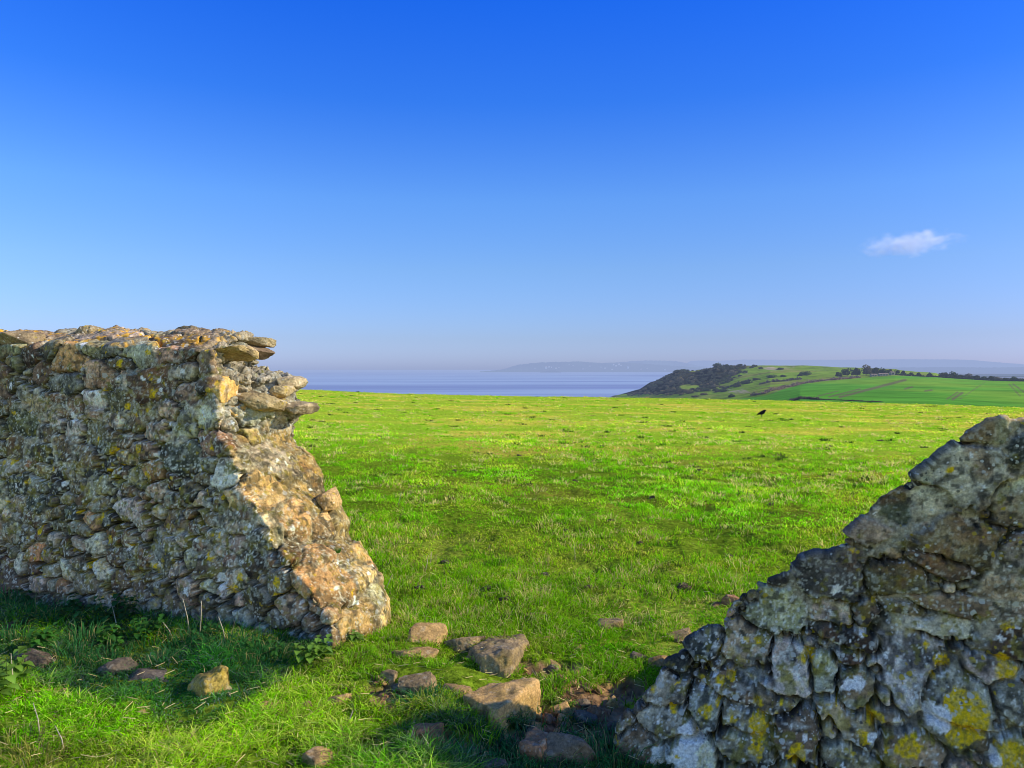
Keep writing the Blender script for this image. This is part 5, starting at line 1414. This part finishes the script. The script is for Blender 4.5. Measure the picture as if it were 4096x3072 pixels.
# single shrubs one can tell apart on the headland
SH = [(677, 371, 12, 3, 'dark shrub on the seaward crest of the headland'), (684, 370, 9, 3, 'shrub capping the low shoulder of the headland left of the green notch'), (733, 375.5, 13, 7, 'pale bare shrub standing out on the dark upper slope of the headland'), (713, 388, 8, 5, 'pale shrub low in the dark bowl of the headland'), (672, 385, 11, 6, 'brownish bush on the left slope of the headland'), (661, 384, 8, 4, 'small bush near the seaward edge of the headland'),
      (680, 382, 12, 7, 'tall rounded brown bush left of the glade'), (690, 393.5, 15, 6, 'broad gorse bush with yellow tips below the glade'), (673, 391, 11, 5, 'gorse bush left of the broad one'), (706, 391, 11, 4, 'dark round bush on the right of the glade'), (715, 391, 9, 4, 'dark bush right of the round one, above the grass strip'), (693, 385, 6, 3, 'small bush at the top of the glade'),
      (740, 366, 9, 3, 'dark shrub cresting the headland left of the green hill'), (717, 366, 12, 4, 'dense shrub at the highest point of the headland'), (754, 367, 9, 3.5, 'dark shrub breaking the skyline of the green hill'), (727, 366, 8, 2.5, 'small shrub on the headland crest between two larger ones'), (761, 369, 7, 3, 'dark shrub right of the skyline one'), (747, 384, 14, 5, 'long dark bush at the foot of the rocky bank'), (738, 387, 12, 5, 'dark bush below the long one'), (724, 392, 12, 4, 'dark bush low down where the scrub meets the valley grass'),
      (756, 380.5, 12, 3.6, 'dark bush right of the pale crag'), (772, 378, 12, 4, 'dark bush above the valley track'), (783, 377, 9, 3, 'low bush right of the one above the track'), (732, 397.5, 9, 4.5, 'round dark bush peeping over the brow of the pasture'), (780, 369.8, 10, 3, 'dark thicket beside the pale crag on the green hill'), (806, 375.5, 15, 5.5, 'rounded copse alone on the green hillside'), (800, 376, 8, 4, 'small bush joined to the left of the rounded copse'), (852, 371, 5, 2, 'lone small bush on the upper green hill'), (841, 376.5, 4, 3.5, 'small dark conifer like bush by the hedge bank'),
      (704, 395, 12, 3.5, 'brown bush low over the brow left of the round dark one'), (696, 397, 14, 3, 'brown bush just above the brow of the pasture'), (655, 388, 9, 5, 'dark bush near the cliff edge'), (668, 377.5, 7, 3, 'wind cut bush on the seaward skyline')]
for k, (px, py, w_, h_, lab) in enumerate(SH):
    plant_far('shrub', px, py, w_, h_, depth_for(px, py), 2 if 'pale' in lab and 'bare' in lab or 'pale shrub' in lab else (1 if 'gorse' in lab or 'brown' in lab else (0, 3)[k % 2]), lab, 'shrub', 'shrubs on the headland')
# the mass of scrub nobody could count
def scrub():
    Vs = []; Ts = []; Cs = []; off = 0
    rs = np.random.default_rng(44)
    for k in range(900):
        px = rs.uniform(628, 770); py = rs.uniform(366, 396)
        if px + (py - 365) * 1.7 > 757 + rs.normal(0, 4): continue
        if (abs(px - 694) / 7) ** 2 + (abs(py - 370.8) / 1.6) ** 2 < 1: continue
        if (abs(px - 690) / 11) ** 2 + (abs(py - 387) / 2.6) ** 2 < 1: continue
        if (abs(px - 706) / 24) ** 2 + (abs(py - 394) / 2.2) ** 2 < 1: continue
        D = depth_for(px, py)
        if D >= 1055 and py > 372: continue
        z = hz(px, D)
        if z < -38: continue
        X = (px - CX) / F * D; R = rs.uniform(2.0, 4.2)
        bk = BK[0] if rs.random() < .8 else BK[1]
        if px < 672 and py > 380 and rs.random() < .4: bk = BK[1]
        V, T, c = crown_np(75, R, 1000 + k, bk[0], bk[1], .75, .75)
        Vs.append(V + np.array([X, D, z])); Ts.append(T + off); Cs.append(c * rs.uniform(.6, 1.2)); off += len(V)
    o = mesh_np('scrub', np.concatenate(Vs), np.concatenate(Ts), M_BUSH, col=np.clip(np.concatenate(Cs), 0, .8), smooth=False)
    tag(o, 'dense dark scrub covering the seaward slope of the headland', 'scrub', kind='stuff')
scrub()
# hedges: each one a single hedge
def hedge(name, pts, hgt, wid, cols_, label, dens=1.0, cat='hedge'):
    rs = np.random.default_rng(len(label)); Vs = []; Ts = []; Cs = []; off = 0
    W = []
    for px, py, D in pts:
        if D is None: D = depth_for(px, py, 150)
        W.append(((px - CX) / F * D, D, hz(px, D)))
    for (a, b) in zip(W[:-1], W[1:]):
        L = math.dist(a[:2], b[:2]); n = max(2, int(L / (wid * .5) * dens))
        for i in range(n):
            t = (i + rs.random()) / n
            p = np.array(a) * (1 - t) + np.array(b) * t
            pxp = CX + p[0] / p[1] * F
            p[2] = hz(pxp, p[1])
            V, T, c = crown_np(60, wid * rs.uniform(.5, 1.0), int(rs.integers(1e6)), cols_[0], cols_[1], wid * .16, hgt / wid * rs.uniform(.6, 1.3))
            Vs.append(V + p); Ts.append(T + off); Cs.append(c * rs.uniform(.75, 1.2)); off += len(V)
    V = np.concatenate(Vs); o0 = np.array(W[0])
    o = mesh_np(name, V - o0, np.concatenate(Ts), M_BUSH, col=np.clip(np.concatenate(Cs), 0, .8), smooth=False, loc=tuple(o0))
    tag(o, label, cat)
BR = ((.085, .065, .045), (.16, .125, .09)); DK = ((.035, .042, .025), (.07, .075, .04)); RB = ((.19, .13, .085), (.27, .19, .13))
hedge('hedge', [(752, 397.2, 300), (775, 397, 285), (800, 398, 262), (820, 398.5, 250)], 1.5, 1.6, BR, 'bare brown hedge peeping over the brow of the pasture', 1.2)
hedge('hedge', [(820, 398.7, 252), (845, 400, 240), (862, 400.5, 232), (882, 401, 226)], .5, 1.0, BR, 'thin brown hedge end sinking behind the brow at the edge of the sown field', 1.0)
hedge('hedge', [(752, 396, None), (765, 394, None), (780, 389.5, None), (800, 384, None), (818, 381.5, None), (840, 379.6, None), (860, 377.8, None)], 2.6, 3.2, RB, 'reddish bare hedge bank along the left side of the sown field', 1.0)
hedge('hedge', [(760, 384.5, None), (785, 381.3, None), (800, 379.2, None)], 3.5, 4.5, BR, 'grey brown hedge above the valley track', .9)
hedge('hedge', [(716, 393, None), (728, 388, None), (738, 384.5, None), (750, 381, None)], 3.5, 4, DK, 'dark overgrown hedge climbing the valley side', .8)
hedge('hedge', [(893, 375.2, 690), (915, 375.8, 670), (940, 377.2, 655), (972, 379.6, 636), (1000, 380.6, 612), (1030, 381.6, 598), (1100, 382, 590)], 2.4, 3.2, DK, 'dark hedge along the far side of the sown field', 1.0)
# trees
TR = [(838, 375.4, 8, 6, 'round tree at the left end of the farm copse'), (847, 375.6, 12, 9, 'broad dark tree in the farm copse'), (856, 376, 13, 10, 'tallest dark tree in the left of the farm copse'), (866, 376, 14, 11.5, 'spreading bare tree at the top of the farm copse'), (875, 376.2, 14, 9, 'dark tree over the farm sheds'), (883, 376, 11, 7, 'lower tree over the right farm shed'), (890, 375.6, 9, 6, 'small tree at the right end of the farm copse'),
      (897, 375.5, 6, 5, 'first small round tree of the far hedge line'), (903, 375.7, 7, 5.5, 'second round tree of the far hedge line'), (911, 376, 6, 4, 'third, lower tree of the far hedge line'), (919, 376.3, 7, 4.5, 'fourth round tree of the far hedge line, between two gaps'), (930, 376.8, 7, 4.5, 'lone round tree after the gap in the far hedge line'), (942, 377.4, 8, 6, 'tallest tree of the far hedge line'), (950, 378, 7, 3.5, 'low tree right of the tallest in the far hedge line'), (958, 378.4, 7, 3.5, 'low tree near the dark wood end')]
for k, (px, py, w_, h_, lab) in enumerate(TR):
    D = 700 if px < 900 else np.interp(px, [900, 1024], [690, 606])
    plant_far('broadleaf_tree', px, py, w_, h_, D, 2 if 'bare' in lab else (0, 3)[k % 2], lab, 'tree', 'trees round the far field', trunk=True)
for k, px in enumerate(np.arange(946, 1100, 7.5)):
    D = float(np.interp(px, [900, 972, 1024, 1100], [690, 640, 606, 596])) + 14
    hh = float(np.interp(px, [940, 950, 985, 1030, 1100], [6.0, 7.0, 5.0, 5.0, 6])) * (1 + .15 * math.sin(k * 2.3))
    plant_far('broadleaf_tree', px, 0, 12, hh, D, (0, 3, 0, 2)[k % 4], 'dark tree in the unbroken belt behind the far hedge at the right', 'tree', 'trees of the dark belt at the right', trunk=True)

# farm sheds by the copse
M_WALLW = plain_mat('shed_wall', (.34, .29, .22), .8, .15, .6, haze=6500); M_ROOF = plain_mat('shed_roof', (.30, .22, .17), .8, .2, .6, haze=6500); M_WIN = plain_mat('shed_window', (.05, .055, .06), .3, .1, .6, haze=6500)
def box_np(x0, x1, y0, y1, z0, z1):
    V = np.array([(x, y, z) for z in (z0, z1) for y in (y0, y1) for x in (x0, x1)])
    Q = np.array([(0, 2, 3, 1), (4, 5, 7, 6), (0, 1, 5, 4), (1, 3, 7, 5), (3, 2, 6, 7), (2, 0, 4, 6)]); return V, Q
def house(name, px, D, w_, d_, h_, rh, label, cat, group, z=None, mats=(None, None, None), win=2, rz=0.0):
    z = hz(px, D) if z is None else z
    root = empty(name, ((px - CX) / F * D, D, z), rz); tag(root, label, cat, group)
    V, Q = box_np(-w_ / 2, w_ / 2, -d_ / 2, d_ / 2, -h_ * .6, h_)
    mesh_np('wall', V, Q, mats[0], root, smooth=False)
    e = w_ * .04
    V = np.array([(-w_ / 2 - e, -d_ / 2 - e, h_), (w_ / 2 + e, -d_ / 2 - e, h_), (w_ / 2 + e, d_ / 2 + e, h_), (-w_ / 2 - e, d_ / 2 + e, h_), (-w_ / 2 - e, 0, h_ + rh), (w_ / 2 + e, 0, h_ + rh)])
    mesh_np('roof', V, [np.array([(0, 1, 5, 4), (2, 3, 4, 5), (0, 3, 2, 1)]), np.array([(0, 4, 3), (1, 2, 5)])], mats[1], root, smooth=False)
    for k in range(win):
        xc = (k + .5) / win * w_ - w_ / 2
        V, Q = box_np(xc - w_ / win * .2, xc + w_ / win * .2, -d_ / 2 - .15, -d_ / 2 - .02, h_ * .3, h_ * .75)
        mesh_np('window', V, Q, mats[2], root, smooth=False)
mt = (M_WALLW, M_ROOF, M_WIN)
house('farm_shed', 873.5, 680, 5, 4, 1.6, .8, 'low pale farm shed at the left under the copse trees', 'shed', 'farm sheds under the copse', mats=mt)
house('farm_shed', 883, 682, 8, 4, 1.8, .8, 'longest low farm shed under the middle of the copse', 'shed', 'farm sheds under the copse', mats=mt, win=3)
house('farm_shed', 892, 684, 3.5, 4, 2.6, .8, 'taller pale shed at the right end of the copse', 'shed', 'farm sheds under the copse', mats=mt, win=1)

# ------------------------------------------------------------------ far shore
def far_hill(pts, D, thick, base_z, col, k, name='hills', seed=0, bumps=1.0, hazek=6500, amp=.8):
    px = np.linspace(pts[0][0], pts[-1][0], 420)
    py = np.interp(px, [p[0] for p in pts], [p[1] for p in pts])
    rs = np.random.default_rng(seed)
    jj = bumps * (.22 * vnoise(P3(px, px * 0), .5, seed) + .16 * vnoise(P3(px, px * 0), 1.6, seed + 1))
    top = EYE - (py + jj - HY) / F * D
    rows = [(-thick * .5, 0.0), (-thick * .35, .25), (-thick * .2, .6), (-.08 * thick, .88), (0, 1.0), (thick * .3, .7), (thick, 0.0)]
    V = []; 
    for dy, f in rows:
        V.append(np.stack([(px - CX) / F * (D + dy), np.full_like(px, D + dy), base_z + (top - base_z) * f + (dy != 0) * 0], -1))
    V = np.concatenate(V); n = len(px); m_ = len(rows); idx = np.arange(n * m_).reshape(m_, n)
    q = np.stack([idx[:-1, :-1], idx[:-1, 1:], idx[1:, 1:], idx[1:, :-1]], -1).reshape(-1, 4)
    nz = fbm(V, 1 / 500.0, 4, seed + 3)
    c = np.tile(np.array(col, dtype=np.float32), (len(V), 1)); c = lerpc(c, (col[0] * 1.9, col[1] * 2.0, col[2] * 1.5), sstep(0, .5, nz))
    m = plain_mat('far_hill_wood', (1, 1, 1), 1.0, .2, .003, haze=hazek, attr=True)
    tag(mesh_np(name, V, q, m, col=c), kind='structure')
far_hill([(480, 371.5), (500, 369.8), (507, 368.2), (513, 366), (520, 364.4), (538, 362.6), (556, 362), (579, 361.5), (602, 363), (620, 362.4), (640, 363.5), (680, 366), (720, 369), (760, 371)], 12000, 1500, -40, (.035, .05, .035), 0, seed=71, hazek=6200)
far_hill([(585, 371), (600, 366), (610, 363.5), (620, 362.2), (633, 361), (647, 360.4), (675, 361), (683, 362.3), (700, 366), (740, 370)], 15000, 1500, -40, (.035, .05, .035), 0, seed=75, hazek=6200)
far_hill([(676, 370), (683, 364.6), (687, 363.0), (691, 360.8), (704, 360.4), (717, 361), (744, 359.6), (799, 360), (850, 359.7), (900, 359.2), (950, 359.4), (972, 360), (992, 361.8), (1024, 364.3), (1060, 364.0), (1150, 366), (1300, 368)], 21000, 2500, -40, (.035, .05, .04), 0, seed=77, hazek=6200, bumps=.6)
far_hill([(540, 372.2), (546, 371), (552, 370.3), (558, 371.0), (561, 372.2)], 10500, 500, -40, (.02, .03, .03), 0, seed=79, hazek=6200, name='islet')
far_hill([(840, 371), (880, 367.6), (940, 367), (1000, 367.4), (1060, 366.5), (1300, 367)], 9000, 1500, -38, (.03, .045, .035), 0, seed=81, hazek=5200)
# flat land and mud beside the estuary on the right
def flats():
    px = np.linspace(700, 1400, 200); D = np.concatenate([np.linspace(1500, 9000, 70)])
    A, B = np.meshgrid(px, D); X = (A - CX) / F * B; p = P3(X.ravel(), B.ravel())
    z = np.full(A.size, -36.0) - 5 * sstep(850, 720, A.ravel())
    n1 = fbm(p * np.array([.15, 1, 1]), .0022, 4, 401)
    c = np.tile(np.array([.075, .10, .045], dtype=np.float32), (A.size, 1)); c = lerpc(c, (.15, .13, .10), sstep(-.1, .2, n1)); c = lerpc(c, (.30, .38, .55), sstep(.22, .34, n1)); c = lerpc(c, (.03, .04, .03), sstep(.1, .3, -n1))
    idx = np.arange(A.size).reshape(A.shape); q = np.stack([idx[:-1, :-1], idx[:-1, 1:], idx[1:, 1:], idx[1:, :-1]], -1).reshape(-1, 4)
    m = plain_mat('marsh', (1, 1, 1), .9, .2, .004, haze=7500, attr=True)
    tag(mesh_np('marsh', np.stack([p[:, 0], p[:, 1], z], -1), q, m, col=c), kind='structure')
flats()
# pale houses of the town across the bay
M_TOWN = plain_mat('town_wall', (.8, .78, .74), .8, .1, .05, haze=14000); M_TROOF = plain_mat('town_roof', (.45, .38, .36), .8, .1, .05, haze=12000)
TOWN = [(546, 367.5, 2.2, 'largest pale block at the left of the far town'), (549, 366.6, 1.6, 'pale house above the largest block of the far town'), (551.5, 367.2, 1.2, 'small pale house right of the largest block'), (556, 368, 1.3, 'low pale house by the far shore left of the islet'), (559, 367.3, 1.0, 'tiny pale house near the islet'), (569, 364.6, 1.0, 'tiny house high on the far wooded hill'), (573, 365.6, .9, 'tiny house below the one high on the far hill'), (583, 368.8, 1.0, 'tiny shore house right of the islet'),
        (601, 367, 1.0, 'small house on the lower far slope'), (605, 368, 1.2, 'small house close to the far shore at mid bay'), (613.5, 364.4, 1.6, 'upper left pale house of the hillside cluster'), (616, 365.6, 1.5, 'lower pale house of the hillside cluster'), (619, 364.2, 1.6, 'upper right pale house of the hillside cluster'), (621, 365.4, 1.2, 'right end house of the hillside cluster'), (628, 367.4, 1.3, 'tall white house standing alone on the far slope'), (612, 369.4, 1.1, 'white boathouse on the far shore'),
        (641, 369, .9, 'tiny white house left of the bright one on the shore'), (665, 369.6, 1.4, 'bright white house on the far shore near the headland'), (535, 368.3, .9, 'tiny house at the left end of the far town'), (590, 366, .9, 'tiny house at the centre of the far hill'), (647, 368.4, .9, 'tiny house in the trees behind the far shore')]
for px, py, w_, lab in TOWN:
    D = 11150.0; u_ = D / F
    house('distant_house', px, D, w_ * u_ * .9, 12, w_ * u_ * (1.1 if 'tall' in lab else .5), w_ * u_ * .15, lab, 'house', 'pale houses of the town across the bay', z=EYE - (py - HY) / F * D - w_ * u_ * .2, mats=(M_TOWN, M_TROOF, M_WIN), win=1)

# ------------------------------------------------------------------ the one small cloud
def cloud():
    D = 6000.0; u = D / F
    cx, cz = (909 - CX) * u, (HY - 243.5) * u
    m, nt, out = new_mat('cloud_vapour')
    tc = N(nt, 'ShaderNodeTexCoord')
    sp = N(nt, 'ShaderNodeSeparateXYZ')
    mp = N(nt, 'ShaderNodeMapping'); mp.inputs['Rotation'].default_value = (0, 0, 0)
    nt.links.new(tc.outputs['Object'], mp.inputs['Vector'])
    ln = N(nt, 'ShaderNodeVectorMath', operation='LENGTH'); nt.links.new(mp.outputs[0], ln.inputs[0])
    n = N(nt, 'ShaderNodeTexNoise'); n.inputs['Scale'].default_value = 1.7; n.inputs['Detail'].default_value = 5; n.inputs['Roughness'].default_value = .55; n.inputs['Distortion'].default_value = .15
    mp2 = N(nt, 'ShaderNodeMapping'); mp2.inputs['Scale'].default_value = (2.4, 1, 1.0); mp2.inputs['Rotation'].default_value = (0, .5, 0); nt.links.new(tc.outputs['Object'], mp2.inputs['Vector']); nt.links.new(mp2.outputs[0], n.inputs['Vector'])
    a = N(nt, 'ShaderNodeMath', operation='SUBTRACT'); a.inputs[0].default_value = 1.0; nt.links.new(ln.outputs['Value'], a.inputs[1])
    b = N(nt, 'ShaderNodeMath', operation='MULTIPLY_ADD'); nt.links.new(n.outputs['Fac'], b.inputs[0]); b.inputs[1].default_value = 2.0; b.inputs[2].default_value = -1.08
    s = N(nt, 'ShaderNodeMath', operation='ADD'); nt.links.new(a.outputs[0], s.inputs[0]); nt.links.new(b.outputs[0], s.inputs[1])
    mr = N(nt, 'ShaderNodeMapRange', interpolation_type='SMOOTHSTEP'); nt.links.new(s.outputs[0], mr.inputs['Value']); mr.inputs['From Min'].default_value = .05; mr.inputs['From Max'].default_value = .9; mr.inputs['To Max'].default_value = .0080
    vs = N(nt, 'ShaderNodeVolumeScatter'); vs.inputs['Color'].default_value = (.96, .96, .98, 1); nt.links.new(mr.outputs[0], vs.inputs['Density']); vs.inputs['Anisotropy'].default_value = .2
    nt.links.new(vs.outputs[0], out.inputs['Volume'])
    V, Fc = ICO[3]
    o = mesh_np('cloud', V, Fc, m, loc=(cx, D, cz)); o.scale = (62 * u, 130, 15 * u); o.rotation_euler = (0, -.10, 0)
    tag(o, 'small white wisp of cloud alone in the blue sky', 'cloud')
cloud()
print('script done')
